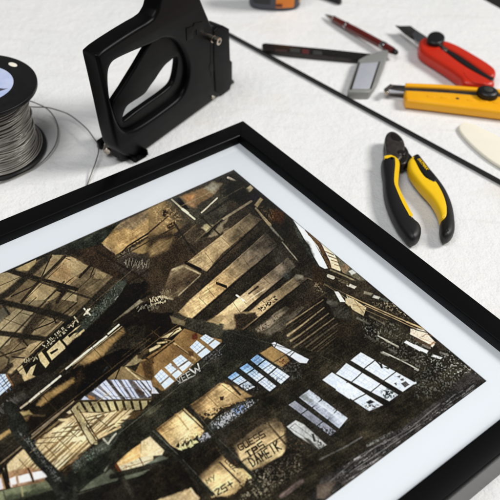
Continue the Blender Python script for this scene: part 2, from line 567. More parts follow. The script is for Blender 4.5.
def grad(pts, cs, soft=0.7, a=1.0, var=0.08, mott=0.35, p0=None, p1=None, wob=0.18):
    """plane lit unevenly in the printed photo: colours cs run from p0 to p1"""
    R = region(pts, soft * 2 + 2)
    if R is None: return
    X, Y = PXX[R] + WX[R] * wob, PYY[R] + WY[R] * wob
    d = np.full(X.shape, 1e9); ins = np.zeros(X.shape, bool); n = len(pts)
    for i in range(n):
        p, q_ = pts[i], pts[(i + 1) % n]
        dd, _ = seg_d(X, Y, p, q_); d = np.minimum(d, dd)
        if abs(p[1] - q_[1]) > 1e-9:
            ins ^= ((p[1] > Y) != (q_[1] > Y)) & (X < (q_[0] - p[0]) * (Y - p[1]) / (q_[1] - p[1]) + p[0])
    m = np.clip(0.5 - np.where(ins, -d, d) / (2 * soft), 0, 1); m = (m * m * (3 - 2 * m) * a)[..., None]
    p0 = pts[0] if p0 is None else p0; p1 = pts[len(pts) // 2] if p1 is None else p1
    dx, dy = p1[0] - p0[0], p1[1] - p0[1]
    t = np.clip(((X - p0[0]) * dx + (Y - p0[1]) * dy) / (dx * dx + dy * dy), 0, 1) * (len(cs) - 1)
    k = np.minimum(t.astype(int), len(cs) - 2); fr = (t - k)[..., None]
    C = np.array(cs, float) / 255
    col = C[k] * (1 - fr) + C[k + 1] * fr
    col = col * (1 + mott * (con(SOFTN[R], 3.0) - 0.5)[..., None] + var * (con(FN[R], 1.8) - 0.5)[..., None] * 2)
    CV[R] = CV[R] * (1 - m) + np.clip(col, 0, 1) * m


O = [0, 0]
def at(x, y): O[0], O[1] = x, y
def q(s):
    return [(O[0] + 0.15 * float(a.split(',')[0]), O[1] + 0.15 * float(a.split(',')[1])) for a in s.split()]
def qk(s, ox, oy, k): return [(ox + k * float(a.split(',')[0]), oy + k * float(a.split(',')[1])) for a in s.split()]
def f(s, c1, c2=None, soft=0.55, **k): fill(q(s), c1, c2, soft, **k)
def l(s, w, c1, c2=None, soft=0.45, **k):
    w2 = k.pop('w2', None)
    line(q(s), w * 0.15, c1, c2, soft, w2=None if w2 is None else w2 * 0.15, **k)
def sp(s, c, thr=0.58, **k): speckle(q(s), c, thr, **k)
def scrib(s, h, col, n=14, w=3.5, seed=1, a=0.9):
    """illegible spray-paint tag along a base line"""
    r = random.Random(seed); b = q(s); (ax, ay), (bx, by) = b[0], b[-1]
    dx, dy = bx - ax, by - ay; L = math.hypot(dx, dy); nx, ny = dy / L, -dx / L; h *= 0.15
    for i in range(n):
        t = (i + 0.2) / n; pts = []
        for k in range(4):
            tt = t + r.uniform(0, 1.3) / n; hh = r.uniform(0, h)
            pts.append((ax + dx * tt + nx * hh, ay + dy * tt + ny * hh))
        line(pts, w * 0.15, col, None, 0.35, a)
GL = {'A': [(0, 0, .5, 1, 1, 0), (.2, .4, .8, .4)], 'D': [(0, 0, 0, 1, .7, .9, 1, .5, .7, .1, 0, 0)], 'E': [(1, 0, 0, 0, 0, 1, 1, 1), (0, .5, .8, .5)],
      'G': [(1, .85, .7, 1, .2, 1, 0, .5, .2, 0, 1, 0, 1, .45, .6, .45)], 'I': [(.5, 0, .5, 1)], 'K': [(0, 0, 0, 1), (1, 1, 0, .5, 1, 0)], 'M': [(0, 0, 0, 1, .5, .4, 1, 1, 1, 0)],
      'P': [(0, 0, 0, 1, 1, .95, 1, .5, 0, .45)], 'S': [(1, 1, 0, 1, 0, .5, 1, .5, 1, 0, 0, 0)], 'T': [(0, 1, 1, 1), (.5, 0, .5, 1)], 'U': [(0, 1, 0, 0, 1, 0, 1, 1)],
      'V': [(0, 1, .5, 0, 1, 1)], 'W': [(0, 1, .25, 0, .5, .7, .75, 0, 1, 1)], '0': [(0, 0, 0, 1, 1, 1, 1, 0, 0, 0)], '2': [(0, .9, .5, 1, 1, .8, 0, 0, 1, 0)], '5': [(1, 1, 0, 1, 0, .55, .9, .55, .9, 0, 0, 0)],
      '+': [(0, .5, 1, .5), (.5, 0, .5, 1)], 'L': [(0, 1, 0, 0, 1, 0)], 'Z': [(0, 1, 1, 1, 0, 0, 1, 0)], '.': [(.4, 0, .6, 0)], 'm': [(0, 0, 0, 1, .5, .5, 1, 1, 1, 0)], 'y': [(0, 1, .5, .5), (1, 1, .3, 0)], 'O': [(0, 0, 0, 1, 1, 1, 1, 0, 0, 0)]}
def word(txt, s, h, w, col, gap=0.25, up=None, soft=0.3, a=1.0):
    """stroke lettering from base-line start to end (crop coords), letter height h"""
    (ax, ay), (bx, by) = q(s)
    n = len(txt); dx, dy = (bx - ax), (by - ay); L = math.hypot(dx, dy)
    ux, uy = dx / L, dy / L; vx, vy = (uy, -ux) if up is None else up
    cwid = L / n; h *= 0.15; r_ = random.Random(len(txt) * 7 + int(ax))
    for i, ch in enumerate(txt):
        jt = r_.uniform(-0.07, 0.07) * h
        for st in GL.get(ch, []):
            pts = []
            for j in range(0, len(st), 2):
                xx_ = (i + st[j] * (1 - gap) + r_.uniform(-0.03, 0.03)) * cwid; yy_ = (st[j + 1] + r_.uniform(-0.03, 0.03)) * h + jt
                pts.append((ax + ux * xx_ + vx * yy_, ay + uy * xx_ + vy * yy_))
            line(pts, w * 0.15 * r_.uniform(0.8, 1.2), col, None, soft, a * r_.uniform(0.8, 1))


def paint():
    # base: near black olive with faint streaks
    CV[:] = (np.array((40, 36, 28)) / 255) * (0.7 + 0.6 * con(SOFTN, 2.5)[..., None])
    fill([(60, 240), (236, 168), (330, 300), (240, 340), (150, 330), (90, 290)], (60, 50, 38), (44, 38, 30), 8)
    DK = (30, 26, 20); BK = (13, 11, 8)
    # ---------- far left ceiling
    at(0, 225)
    fill([(-24, 280), (10, 272), (75, 243), (117, 272), (75, 313), (40, 342), (10, 376), (-24, 400)], (92, 78, 56), (120, 102, 74), 1.0)
    f('-160,380 0,320 60,308 150,345 100,390 0,470 -160,560', (176, 156, 116), (150, 130, 92))
    f('100,290 240,225 235,260 190,300 130,300', (170, 145, 98), (130, 108, 72))
    f('340,195 420,195 300,340 268,340', (160, 140, 100), (120, 103, 74))
    f('440,210 510,215 510,350 460,395 310,360', (200, 172, 124), (150, 120, 80))
    f('270,380 380,405 420,430 360,490 300,510 170,510 165,490', (182, 160, 114), (140, 118, 82))
    f('170,350 270,330 240,380 90,470 60,490', (112, 95, 68), (84, 70, 50))
    f('400,490 470,430 510,440 510,510', (170, 150, 108), (140, 120, 84))
    sp('320,230 510,220 500,350 460,390 320,360', (120, 88, 54), 0.56, a=0.6)
    sp('300,390 420,420 370,480 280,490', (110, 92, 62), 0.56, a=0.5)
    at(0, 300)
    f('110,50 250,85 150,210 0,205 0,150', (172, 155, 118), (146, 128, 94))
    f('170,0 300,-5 330,20 130,35', (140, 124, 92), (110, 96, 70))
    f('270,130 420,100 250,230 200,240', (150, 130, 94), (124, 106, 76))
    f('500,60 440,130 300,250 60,470 40,430 180,330 330,200', (172, 150, 110), (140, 120, 86))
    f('200,290 300,268 70,490 40,470', (200, 174, 128), (168, 142, 100))
    f('-160,230 0,236 80,240 60,290 0,315 -160,330', (168, 150, 112), (140, 122, 88))
    f('0,385 170,330 40,420 0,440', (110, 95, 68), (90, 76, 56))
    f('0,60 40,40 60,70 0,150', (120, 112, 92), (90, 84, 70))
    sp('0,160 110,60 240,90 150,200', (110, 94, 68), 0.55, a=0.5)
    l('330,30 140,265', 40, (58, 50, 38), soft=2.2)
    l('250,85 160,205', 30, (52, 45, 34), soft=2)
    l('-140,-40 0,5 120,35 350,85 510,135', 38, (38, 34, 27), soft=1.3)
    l('-140,190 0,215 150,237 320,258', 34, (36, 32, 25), soft=1.1)
    l('210,200 350,145 510,15', 8, (40, 33, 24)); l('335,60 372,150', 10, (38, 32, 24))
    l('-100,410 0,372 170,315', 9, (42, 36, 27)); l('130,240 182,300', 11, (42, 36, 27)); l('80,375 160,383', 9, (42, 36, 27))
    l('0,340 60,390 40,470', 12, (48, 41, 31), soft=1)
    l('70,430 -10,510', 36, (46, 39, 30), soft=1.5)
    l('20,30 60,90', 14, (46, 42, 35), soft=1)
    at(0, 225)
    l('310,215 180,335 40,455 -160,560', 40, (42, 37, 29), soft=1.6)
    l('-100,285 50,298 160,325 300,365 510,424', 24, (34, 29, 22), soft=0.8)
    l('432,205 240,392 140,510', 17, (44, 36, 26), soft=0.7)
    l('345,190 263,372', 9, (48, 39, 28)); l('75,472 240,396', 8, (44, 36, 27))
    l('345,385 420,430', 14, (50, 40, 30)); l('440,420 380,510', 22, (44, 36, 28), soft=1)
    l('385,430 410,440', 16, (30, 25, 18))
    f('330,170 510,90 510,205 430,195 360,195', (40, 38, 31), (58, 56, 48), 1.0)
    for a_, b_, w_ in (((8, 296), (52, 256), 0.9), ((24, 300), (60, 266), 0.6), ((0, 330), (36, 297), 0.8), ((44, 300), (84, 268), 0.9), ((58, 306), (98, 270), 0.7), ((10, 352), (46, 318), 0.8), ((30, 352), (66, 318), 0.9), ((0, 285), (30, 272), 0.6), ((66, 258), (112, 272), 0.8), ((20, 312), (58, 322), 0.6), ((52, 284), (90, 297), 0.6), ((4, 318), (36, 330), 0.5), ((34, 336), (60, 344), 0.6)):
        line([a_, b_], w_, (52, 43, 31), None, 0.4, 0.8)
    for a_, b_, w_ in (((70, 246), (118, 272), 2.6), ((0, 300), (70, 322), 2.2), ((8, 271), (94, 299), 2.0), ((0, 348), (64, 281), 1.8)):
        line([a_, b_], w_, (36, 31, 24), None, 0.7, 0.75)
    # ---------- graffiti beam VISE
    at(0, 300)
    f('510,95 440,150 290,290 105,480 140,520 310,520 510,330', (30, 27, 20), (20, 18, 13), 0.8)
    LT = (218, 196, 144); LT2 = (196, 170, 118)
    f('112,456 146,430 176,492 205,444 240,424 212,500 192,538 164,544', LT, LT2)
    f('248,350 275,338 330,415 303,450 268,405', LT, LT2)
    f('310,340 395,262 440,315 345,398', LT, LT2)
    f('330,348 382,318 388,328 342,360', (26, 22, 16), None, 0.4); f('312,312 368,270 378,278 330,322', (34, 28, 20), None, 0.4)
    f('415,262 505,180 560,150 566,165 500,232 505,250 455,308', LT, LT2)
    f('452,232 510,190 512,203 462,246', (26, 22, 16), None, 0.4)
    scrib('300,325 500,165', 42, (214, 198, 160), 16, 5, 3); scrib('160,420 245,400', 30, (206, 190, 150), 6, 5, 8)
    l('240,365 510,120', 7, (60, 48, 34))
    # ---------- green-grey graffiti beam
    at(75, 275)
    f('-10,385 60,300 290,30 330,-20 345,60 265,170 60,372', (44, 47, 40), (60, 64, 54), 0.8)
    sp('40,310 270,50 290,140 100,330', (104, 110, 98), 0.55, a=0.7); sp('40,300 270,50 260,100 80,300', (16, 17, 14), 0.56, a=0.8, nz=FN)
    l('60,220 100,262', 11, (196, 188, 160)); l('98,222 60,262', 11, (206, 196, 168)); l('85,225 80,255', 9, (220, 210, 180))
    l('-5,275 20,310', 10, (190, 176, 140)); l('10,285 -15,320', 9, (180, 166, 130)); l('268,160 285,140', 9, (130, 130, 118))
    f('-40,455 0,400 58,355 68,374 0,440', LT, LT2)
    f('-70,480 60,372 265,175 345,60 460,40 510,60 510,130 430,160 270,295 110,500 0,560', BK, (24, 20, 14), 1.2)
    f('258,305 430,158 455,172 300,285', (152, 142, 116), (110, 100, 78), 1.0)
    f('270,300 470,175 510,180 510,330 300,340', (22, 17, 13), (34, 27, 20), 1.4)
    l('420,240 440,215', 6, (130, 120, 100)); scrib('410,235 510,215', 30, (150, 140, 120), 7, 4, 5)
    l('-60,620 95,495 210,405', 13, (226, 216, 190), w2=13); l('222,388 292,328', 13, (222, 210, 182))
    l('-20,600 120,492 312,338', 6, (152, 134, 98))
    f('120,510 190,450 320,350 335,378 240,470 150,560 60,620', (160, 128, 78), (120, 92, 56), 2.2)
    l('300,480 500,300', 10, (40, 33, 24), soft=1.2)
    # ---------- upper left corner and tan panels
    at(75, 200)
    f('-60,300 0,268 200,185 320,130 180,290 0,350', (30, 31, 25), (48, 52, 42), 1.0)
    f('60,250 130,215 110,260 60,290', (64, 72, 58), None, 1.5, a=0.6)
    f('175,285 300,148 370,118 520,45 520,215 300,345 270,362 240,320', (158, 124, 74), (196, 158, 102), 0.8)
    f('230,220 310,140 520,45 520,90 380,200 330,180', (104, 88, 66), (130, 110, 82), 1.6, a=0.85)
    f('190,285 255,330 275,355 250,350 190,300', (176, 146, 104), None, 0.8)
    sp('200,280 350,190 500,110 500,200 310,330', (96, 68, 36), 0.56, a=0.55, nz=STB)
    sp('220,250 500,80 500,200 300,330', (214, 176, 118), 0.6, a=0.5)
    f('300,385 510,225 520,330 420,365', (146, 120, 76), (110, 88, 54), 1.2)
    l('520,198 350,305 270,395', 10, (50, 38, 24), (30, 24, 16)); sp('360,300 500,210 500,230 370,320', BK, 0.5)
    f('260,410 360,335 520,380 520,520 300,470', (52, 45, 38), (74, 66, 56), 1.5)
    scrib('320,450 500,460', 70, (160, 150, 128), 16, 4, 11, 0.7); scrib('270,405 400,330', 30, (120, 108, 86), 8, 5, 12, 0.8)
    f('0,335 170,290 260,350 280,400 200,430 60,390', (46, 36, 26), (62, 48, 34), 1.5)
    l('-20,345 120,415 310,510', 46, (36, 28, 20), (54, 42, 30), soft=1.2)
    f('-30,375 0,395 100,440 45,480 -30,520', (182, 158, 114), (150, 126, 88)); l('105,430 30,510', 16, (40, 32, 24)); l('130,440 100,510', 8, (48, 38, 28))
    f('140,460 215,490 190,520 120,520', (176, 152, 108), (150, 126, 88)); l('-20,360 90,420', 20, (62, 50, 36), soft=1)
    at(150, 165)
    f('-20,250 100,235 220,190 430,100 520,60 520,420 240,380', (48, 44, 36), (58, 54, 44), 2)
    f('-10,285 100,238 140,240 210,330 245,385 150,460 60,510 -10,510', (146, 118, 76), (106, 84, 56), 1.4)
    f('100,245 240,215 290,380 180,420', (62, 54, 42), None, 4, a=0.75)
    f('80,300 110,290 125,320 100,345 80,330', (40, 28, 20), None, 1.2); f('110,400 150,375 165,400 125,430', (50, 34, 22), None, 1.0)
    l('-10,450 150,310', 8, (58, 44, 30), soft=0.8); l('0,440 60,390', 8, (44, 34, 24))
    sp('0,290 130,250 220,360 100,460', (196, 160, 104), 0.56, a=0.5)
    f('195,205 380,140 425,108 485,118 430,190 300,275 245,262', (116, 90, 60), (92, 76, 56), 1.3)
    f('225,205 300,190 285,235 250,240', (172, 116, 68), None, 2.2, a=0.8); f('360,150 420,110 475,125 420,185', (140, 134, 114), (116, 110, 94), 2)
    f('240,250 300,215 310,280 270,280', (128, 98, 66), None, 1.5)
    f('155,222 195,213 262,292 232,288', (8, 7, 5), None, 0.5)
    l('145,225 208,282', 11, (188, 178, 144)); l('217,290 253,318', 17, (236, 226, 186)); l('262,328 298,357', 12, (204, 194, 158))
    l('344,313 448,217', 10, (196, 182, 156))
    f('345,410 385,385 425,400 420,430 380,445', (204, 190, 142), (176, 160, 116), 1.4)
    f('290,380 350,440 380,520 200,520 260,420', (54, 46, 36), (76, 64, 48), 2.5)
    f('380,480 520,340 520,420 440,470', (150, 134, 104), (110, 96, 72), 1.2); f('350,480 520,300 520,320 380,470', (30, 27, 20), None, 1)
    at(225, 165)
    f('-10,60 80,30 200,140 300,220 440,335 520,440 520,520 300,520 180,330', (42, 38, 30), (32, 29, 22), 1.0)
    l('20,80 60,98 128,152', 15, (206, 190, 168), (176, 158, 134)); f('130,160 170,130 190,150 155,188', (188, 168, 130), None, 0.9)
    f('30,90 110,100 180,200 100,260 -10,200', (28, 27, 21), None, 2.5); f('170,190 230,180 215,240 170,240', (34, 30, 40), None, 1.5, a=0.7)
    l('-10,355 60,310 175,238', 15, (160, 146, 116), (120, 108, 84)); f('195,262 235,212 255,225 215,280', (176, 158, 116), (140, 122, 88), 0.9)
    l('205,285 255,345 300,395', 12, (160, 142, 106), w2=22); l('305,410 385,500', 14, (128, 122, 108), soft=0.8)
    f('310,290 400,310 380,380 300,370', (74, 44, 22), None, 3, a=0.8); sp('230,260 340,300 330,380 280,360', (120, 96, 62), 0.58, a=0.6)
    f('-10,440 190,338 215,378 120,462 50,520 -10,520', (138, 118, 86), (112, 94, 68), 0.9)
    f('-10,390 60,340 160,270 190,300 60,390 -10,430', (60, 52, 40), (44, 38, 30), 1.3)
    f('225,480 260,450 320,500 280,520', (74, 64, 60), None, 1.5)
    for a_, b_, w_, c_ in (((96, 250), (150, 282), 2.4, (34, 27, 19)), ((110, 262), (176, 226), 1.0, (38, 30, 21)), ((128, 282), (186, 246), 2.2, (36, 29, 21)), ((150, 262), (196, 224), 0.7, (120, 100, 70)), ((140, 296), (176, 270), 1.6, (30, 24, 17)), ((160, 236), (176, 262), 1.2, (40, 32, 23)), ((174, 222), (200, 262), 2.0, (36, 31, 24)), ((200, 215), (232, 246), 1.6, (34, 30, 23)), ((196, 240), (222, 218), 1.0, (104, 92, 68)), ((212, 204), (244, 186), 1.0, (70, 62, 48)), ((206, 214), (236, 194), 2.0, (30, 27, 21)), ((180, 206), (214, 190), 0.6, (140, 120, 88))):
        line([a_, b_], w_, c_, None, 0.7, 0.85)
    # ---------- middle tan slats
    Z = lambda s: qk(s, 130, 180, 0.4)
    at(150, 240)
    f('-10,-20 140,-60 300,120 200,240 -10,340', (62, 50, 36), (46, 37, 26), 4)
    f('-20,60 60,-10 160,-20 120,60 0,110', (104, 84, 54), (130, 106, 70), 3)
    grad(q('140,195 232,150 320,200 335,225 200,360 150,390 65,372 100,300'), [(150, 130, 96), (92, 76, 56), (70, 56, 42), (118, 102, 76)], 1.3)
    l('150,195 215,170', 14, (182, 164, 124), soft=0.8); l('240,178 335,222', 12, (184, 164, 122), soft=0.8); l('332,235 190,365', 8, (160, 142, 108), soft=0.8)
    l('70,372 150,390', 12, (150, 134, 104), soft=1); scrib('70,370 140,350', 40, (150, 134, 100), 7, 4, 61, 0.6)
    # dark cavities between
    fill([(176, 330), (206, 277), (262, 228), (286, 240), (300, 262), (306, 290), (262, 335), (215, 335)], (34, 30, 23), (42, 37, 29), 2)
    S1 = [(187, 262), (199, 252), (250, 213), (262, 219), (222, 253), (207, 271)]
    grad(S1, [(186, 158, 112), (160, 134, 94), (126, 108, 80), (96, 84, 66)], 0.9, p0=(192, 264), p1=(257, 219))
    S2 = [(178, 312), (190, 299), (228, 266), (266, 232), (278, 245), (240, 276), (202, 309), (190, 320)]
    grad(S2, [(150, 124, 84), (232, 194, 134), (214, 172, 112), (150, 126, 90), (112, 98, 80), (76, 68, 58)], 0.9, p0=(184, 315), p1=(272, 246))
    S3 = [(203, 326), (240, 296), (288, 257), (296, 266), (262, 294), (222, 329)]
    grad(S3, [(110, 92, 66), (222, 184, 126), (240, 208, 156), (164, 138, 102), (122, 106, 86), (84, 76, 66)], 0.9, p0=(207, 328), p1=(291, 261))
    S4 = [(230, 328), (262, 300), (301, 271), (308, 278), (276, 302), (243, 330)]
    grad(S4, [(84, 70, 52), (196, 164, 116), (176, 148, 106), (146, 124, 92), (84, 74, 60)], 0.9, p0=(236, 328), p1=(303, 278))
    grad([(258, 329), (274, 313), (286, 305), (290, 308), (272, 325), (262, 333)], [(58, 50, 40), (116, 104, 84), (90, 80, 66)], 0.9, p0=(260, 330), p1=(289, 307))
    grad([(272, 331), (300, 304), (304, 307), (282, 331)], [(66, 58, 46), (92, 84, 70)], 0.9)
    # plank joints, broken edges and notches
    for a_, b_ in (((205, 252), (213, 262)), ((222, 237), (231, 246)), ((239, 226), (247, 234)), ((207, 287), (215, 297)), ((199, 297), (208, 306)), ((243, 257), (250, 267)), ((258, 246), (266, 257)), ((238, 294), (246, 303)), ((262, 276), (270, 283)), ((262, 300), (268, 305))):
        line([a_, b_], 0.5, (70, 56, 38), None, 0.4, 0.7)
    line([(186, 262), (200, 269)], 3.2, (16, 14, 11), None, 0.8); line([(191, 260), (200, 255)], 1.2, (196, 170, 120), None, 0.5)
    fill([(216, 281), (227, 285), (227, 288), (216, 283.5)], (13, 11, 8), None, 0.5); line([(217, 279), (227, 273)], 1.4, (190, 160, 112), None, 0.5)
    line([(236.5, 294.5), (244, 300)], 1.8, (250, 238, 210), None, 0.5); line([(251, 297.5), (265, 288.5)], 1.4, (220, 196, 152), None, 0.4); line([(249, 293), (258, 286)], 1.6, (52, 42, 32), None, 0.8)
    speckle([(257, 308), (275, 295), (278, 299), (262, 311)], (20, 16, 12), 0.46, 0.8, 1); line([(276, 289), (281, 286)], 0.8, (40, 34, 26), None, 0.4); line([(258, 306), (276, 297)], 0.6, (210, 180, 130), None, 0.35)
    for S_ in (S1, S2, S3, S4): speckle(S_, (84, 66, 44), 0.57, 1.5, 0.4, STB)
    for a_, b_ in (((207, 271.5), (262, 219.5)), ((191, 320.5), (278, 245.5)), ((222, 329.5), (296, 266.5)), ((243, 330.5), (308, 278.5))): line([a_, b_], 0.9, (16, 13, 10), None, 0.6, 0.9)
    for a_, b_ in (((187, 262), (250, 213)), ((180, 310), (264, 234)), ((204, 325.5), (287, 258)), ((231, 327.5), (300, 272.5))): line([a_, b_], 0.5, (206, 178, 130), None, 0.4, 0.4)
    at(150, 240)
    scrib('-10,420 120,400', 40, (196, 178, 138), 9, 5, 17); scrib('-10,480 60,460', 40, (110, 100, 80), 6, 5, 18); scrib('0,440 100,415', 20, (206, 188, 148), 7, 5, 19)
    at(225, 240)
    f('320,60 375,40 400,140 350,150', (74, 72, 66), None, 3.2, a=0.7); f('370,240 440,180 430,260', (60, 62, 58), None, 2, a=0.8)
    l('382,10 520,175', 9, (122, 116, 100)); f('430,60 520,160 520,40', (34, 31, 24), None, 2)
    # soft dark bands; the first paints a glass reflection over the slats
    line(Z('310,80 355,150 405,225 440,262'), 9, (40, 36, 29), None, 3.5, 0.55)
    line(Z('100,330 200,380 270,388 320,372'), 6, (46, 42, 34), None, 2.0, 0.8)
    # ---------- stripes
    at(300, 300)
    f('-40,120 160,-30 300,150 280,280 100,340 40,350 -40,270', (34, 28, 21), (26, 22, 17), 1.5)
    for s, w_, w2_, c in (('-90,160 0,100 155,-5', 10, 5, (168, 144, 104)), ('-80,232 0,174 160,47', 17, 6, (176, 152, 112)), ('-60,267 0,228 190,86', 15, 6, (158, 138, 102)), ('-40,309 0,283 226,118', 13, 6, (136, 120, 90)), ('40,310 250,152', 11, 6, (112, 100, 78)), ('78,332 255,195', 10, 5, (98, 88, 68)), ('115,340 240,245', 8, 4, (78, 70, 54)), ('140,350 235,275', 6, 3, (62, 56, 44))):
        l(s, w_, c, tuple(int(v * 0.72) for v in c), w2=w2_, soft=0.9, nz=STB, var=0.1)
    for s in ('-90,190 160,18', '-80,250 175,66', '-50,290 208,102', '0,315 238,135', '60,325 250,175', '100,338 248,220'): l(s, 4, (74, 64, 48), w2=2, soft=0.6, a=0.7)
    for s in ('60,118 66,130', '110,80 118,92', '30,190 38,202', '120,125 128,138', '90,190 98,202', '150,200 156,212'): l(s, 5, (30, 25, 18), soft=0.5, a=0.7)
    scrib('40,110 130,45', 26, (40, 32, 24), 10, 5, 21); l('0,145 150,35', 5, (60, 50, 36))
    f('200,170 380,130 420,200 260,270', (52, 42, 30), None, 5, a=0.5)
    f('180,-10 330,60 330,130 230,110', (36, 35, 29), (56, 54, 46), 1.5); l('190,10 240,20', 26, (88, 84, 74), soft=1.5)
    # ---------- bright roof gap, upper right
    at(300, 225)
    WH = (236, 238, 240)
    f('-70,-90 30,10 62,50 190,285 168,290 130,270 80,190 40,110 0,40 -60,-60', WH, None, 0.5, var=0.02)
    f('40,20 110,60 230,170 285,265 205,290 150,200', (240, 236, 226), None, 0.6, var=0.03)
    l('45,28 132,130 205,285', 24, (92, 66, 40), (54, 38, 24), nz=FN, w2=32); sp('50,40 130,130 205,280 180,280 110,130', (210, 184, 140), 0.55)
    l('40,25 90,80', 10, (60, 42, 26)); l('100,80 180,137', 5, (92, 58, 34)); l('60,60 120,100', 12, (84, 62, 40)); 
    f('150,132 222,182 285,272 268,305 212,282 190,200', (240, 222, 184), (224, 200, 156), 0.6)
    for k in range(4): l(f'{165+k*22},{170+k*30} {225+k*18},{196+k*26}', 5, (120, 88, 54))
    l('230,180 290,285', 8, (90, 76, 54))
    f('226,172 290,228 340,272 510,412 510,470 300,330 270,290', (70, 66, 50), (100, 94, 74), 0.7)
    f('275,268 318,252 330,282 300,325 280,305', (148, 122, 92), (116, 92, 66), 0.7); sp('240,190 500,410 500,460 310,320', (30, 28, 22), 0.5); sp('240,190 500,410 500,450 310,320', (150, 142, 120), 0.62)
    f('325,305 365,285 385,310 345,330', (190, 190, 180), None, 0.8)
    f('160,290 205,285 300,320 510,420 510,520 400,520 160,360', (38, 32, 24), (50, 42, 32), 0.7)
    l('205,295 300,335 420,395', 10, (124, 112, 84), soft=0.6); l('180,320 340,385 510,470', 5, (90, 78, 56))
    for s in ('190,335 222,348', '322,395 378,412', '425,440 470,458', '470,462 500,470'): l(s, 22, (216, 206, 186), (180, 168, 146))
    l('260,365 320,390', 16, (110, 98, 74), (40, 34, 26), nz=FN); l('0,330 180,400 330,500', 6, (110, 96, 70)); l('160,385 520,560', 4, (90, 78, 58))
    f('230,440 255,440 305,510 268,510', (240, 234, 222), None, 0.6); f('310,468 380,505 330,520', (236, 214, 176), None, 0.6)
    f('-20,70 60,120 110,250 90,360 -20,330', (26, 23, 18), (40, 36, 29), 2); f('80,260 170,300 160,420 90,400', (60, 46, 30), (44, 34, 24), 2); sp('100,380 160,390 160,450 90,430', (140, 124, 96), 0.55)
    l('-20,340 10,345', 30, (120, 112, 96), soft=1.5); f('-60,-60 0,40 80,190 120,270 60,200 -20,60', (30, 30, 25), (52, 54, 48), 1)
    # ---------- right side
    at(350, 280)
    f('-30,120 20,120 110,180 92,236 20,195 -30,150', (228, 208, 168), (200, 176, 130), 0.6); l('0,170 20,215', 8, (60, 44, 28)); l('30,130 90,215', 4, (150, 120, 80)); l('20,160 100,180', 4, (160, 130, 90)); l('-10,60 -10,110', 8, (60, 50, 34))
    f('100,0 130,0 510,318 480,330 320,260 130,150 -10,80 -10,0', (34, 29, 22), (50, 44, 34), 0.8)
    f('0,20 45,40 30,55 -10,40', (214, 204, 184), None, 0.7); f('95,70 155,85 140,100 90,88', (160, 152, 132), (110, 102, 84), 0.8); f('160,95 205,110 190,125 150,112', (200, 196, 182), None, 0.8); l('210,120 250,140', 14, (90, 92, 84), soft=1)
    sp('130,130 300,150 430,275 300,240', (180, 160, 124), 0.56, nz=SPK); sp('120,120 420,270 300,240', (20, 16, 12), 0.6); sp('140,140 240,180 240,200 140,170', (222, 206, 172), 0.56)
    l('-20,95 120,160 300,240 500,325', 8, (206, 182, 138), (150, 124, 84)); l('100,165 300,255 480,338', 5, (170, 140, 98)); l('90,190 250,260', 4, (120, 100, 72)); l('380,275 510,330', 10, (196, 164, 116))
    l('130,235 230,290', 10, (100, 90, 72), soft=0.8); sp('60,240 330,290 330,460 120,400', (96, 94, 82), 0.56, a=0.8); sp('100,300 200,330 180,400 100,380', (130, 128, 116), 0.58)
    l('50,250 130,290', 12, (100, 96, 84), soft=1); l('110,370 170,405', 14, (70, 68, 60), soft=1)
    l('188,368 322,440', 9, (196, 190, 170)); l('260,455 310,480', 14, (90, 88, 80), soft=0.8); l('210,480 260,500', 12, (130, 126, 116), soft=0.8)
    f('398,352 452,318 520,345 520,402', (242, 226, 206), (224, 196, 162), 0.6); f('362,412 378,402 490,458 478,472', (238, 236, 232), None, 0.6); sp('330,340 400,360 500,440 480,490 330,420', (88, 86, 76), 0.56)
    at(345, 340)
    l('255,75 380,135 492,195', 8, (178, 172, 156)); l('270,-2 352,40', 9, (170, 162, 140)); sp('260,20 500,60 500,180 330,110', (92, 90, 80), 0.57, a=0.7); l('370,130 420,130', 10, (110, 106, 94), soft=0.8)
    f('395,12 412,0 510,58 500,72', (236, 236, 234), None, 0.6)
    at(415, 325)
    f('-30,20 60,28 142,116 118,145 0,75 -30,60', (242, 224, 204), (228, 206, 178), 0.6)
    l('50,75 75,55 130,75', 3, (150, 110, 76)); l('30,80 110,110', 3, (190, 150, 110)); l('90,135 130,110', 9, (170, 120, 76), soft=0.8); f('0,75 110,130 90,150 0,95', (70, 56, 42), None, 0.7)
    f('130,120 158,100 218,150 175,178', (78, 68, 54), (50, 44, 36), 0.7); l('0,25 110,55', 6, (60, 48, 34))
    f('-10,140 0,125 90,168 80,188', (236, 238, 240), None, 0.6); f('108,205 122,192 185,212 172,225', (236, 238, 240), None, 0.6); l('55,130 100,150', 14, (140, 130, 118), (60, 54, 46), nz=FN)
    sp('0,190 180,180 230,160 480,370 300,480 0,480', (92, 92, 84), 0.56, a=0.8); sp('60,230 260,170 440,330 200,330', (150, 150, 140), 0.64, a=0.8); l('170,180 215,195', 14, (120, 116, 106), soft=0.8)
    l('-5,385 5,382', 14, (220, 220, 224)); l('0,290 20,300', 8, (150, 148, 140))
    # ground strip along the lower edge of the picture
    fill([(300, 512), (322, 478), (405, 425), (440, 398), (470, 370), (487, 380), (342, 486), (310, 512)], (44, 42, 38), (62, 58, 56), 1.8)
    speckle([(318, 500), (345, 462), (420, 418), (470, 382), (484, 382), (345, 484)], (138, 134, 132), 0.56, 1.5, 0.85, STG)
    speckle([(318, 500), (345, 462), (420, 418), (470, 382), (484, 382), (345, 484)], (18, 17, 15), 0.58, 1.5, 0.8, SPK)
    line([(320, 490), (360, 455), (410, 428), (440, 403)], 1.2, (110, 106, 102), None, 0.6, 0.8); line([(350, 472), (420, 424)], 1.0, (120, 118, 114), None, 0.5, 0.7)
    at(320, 420)
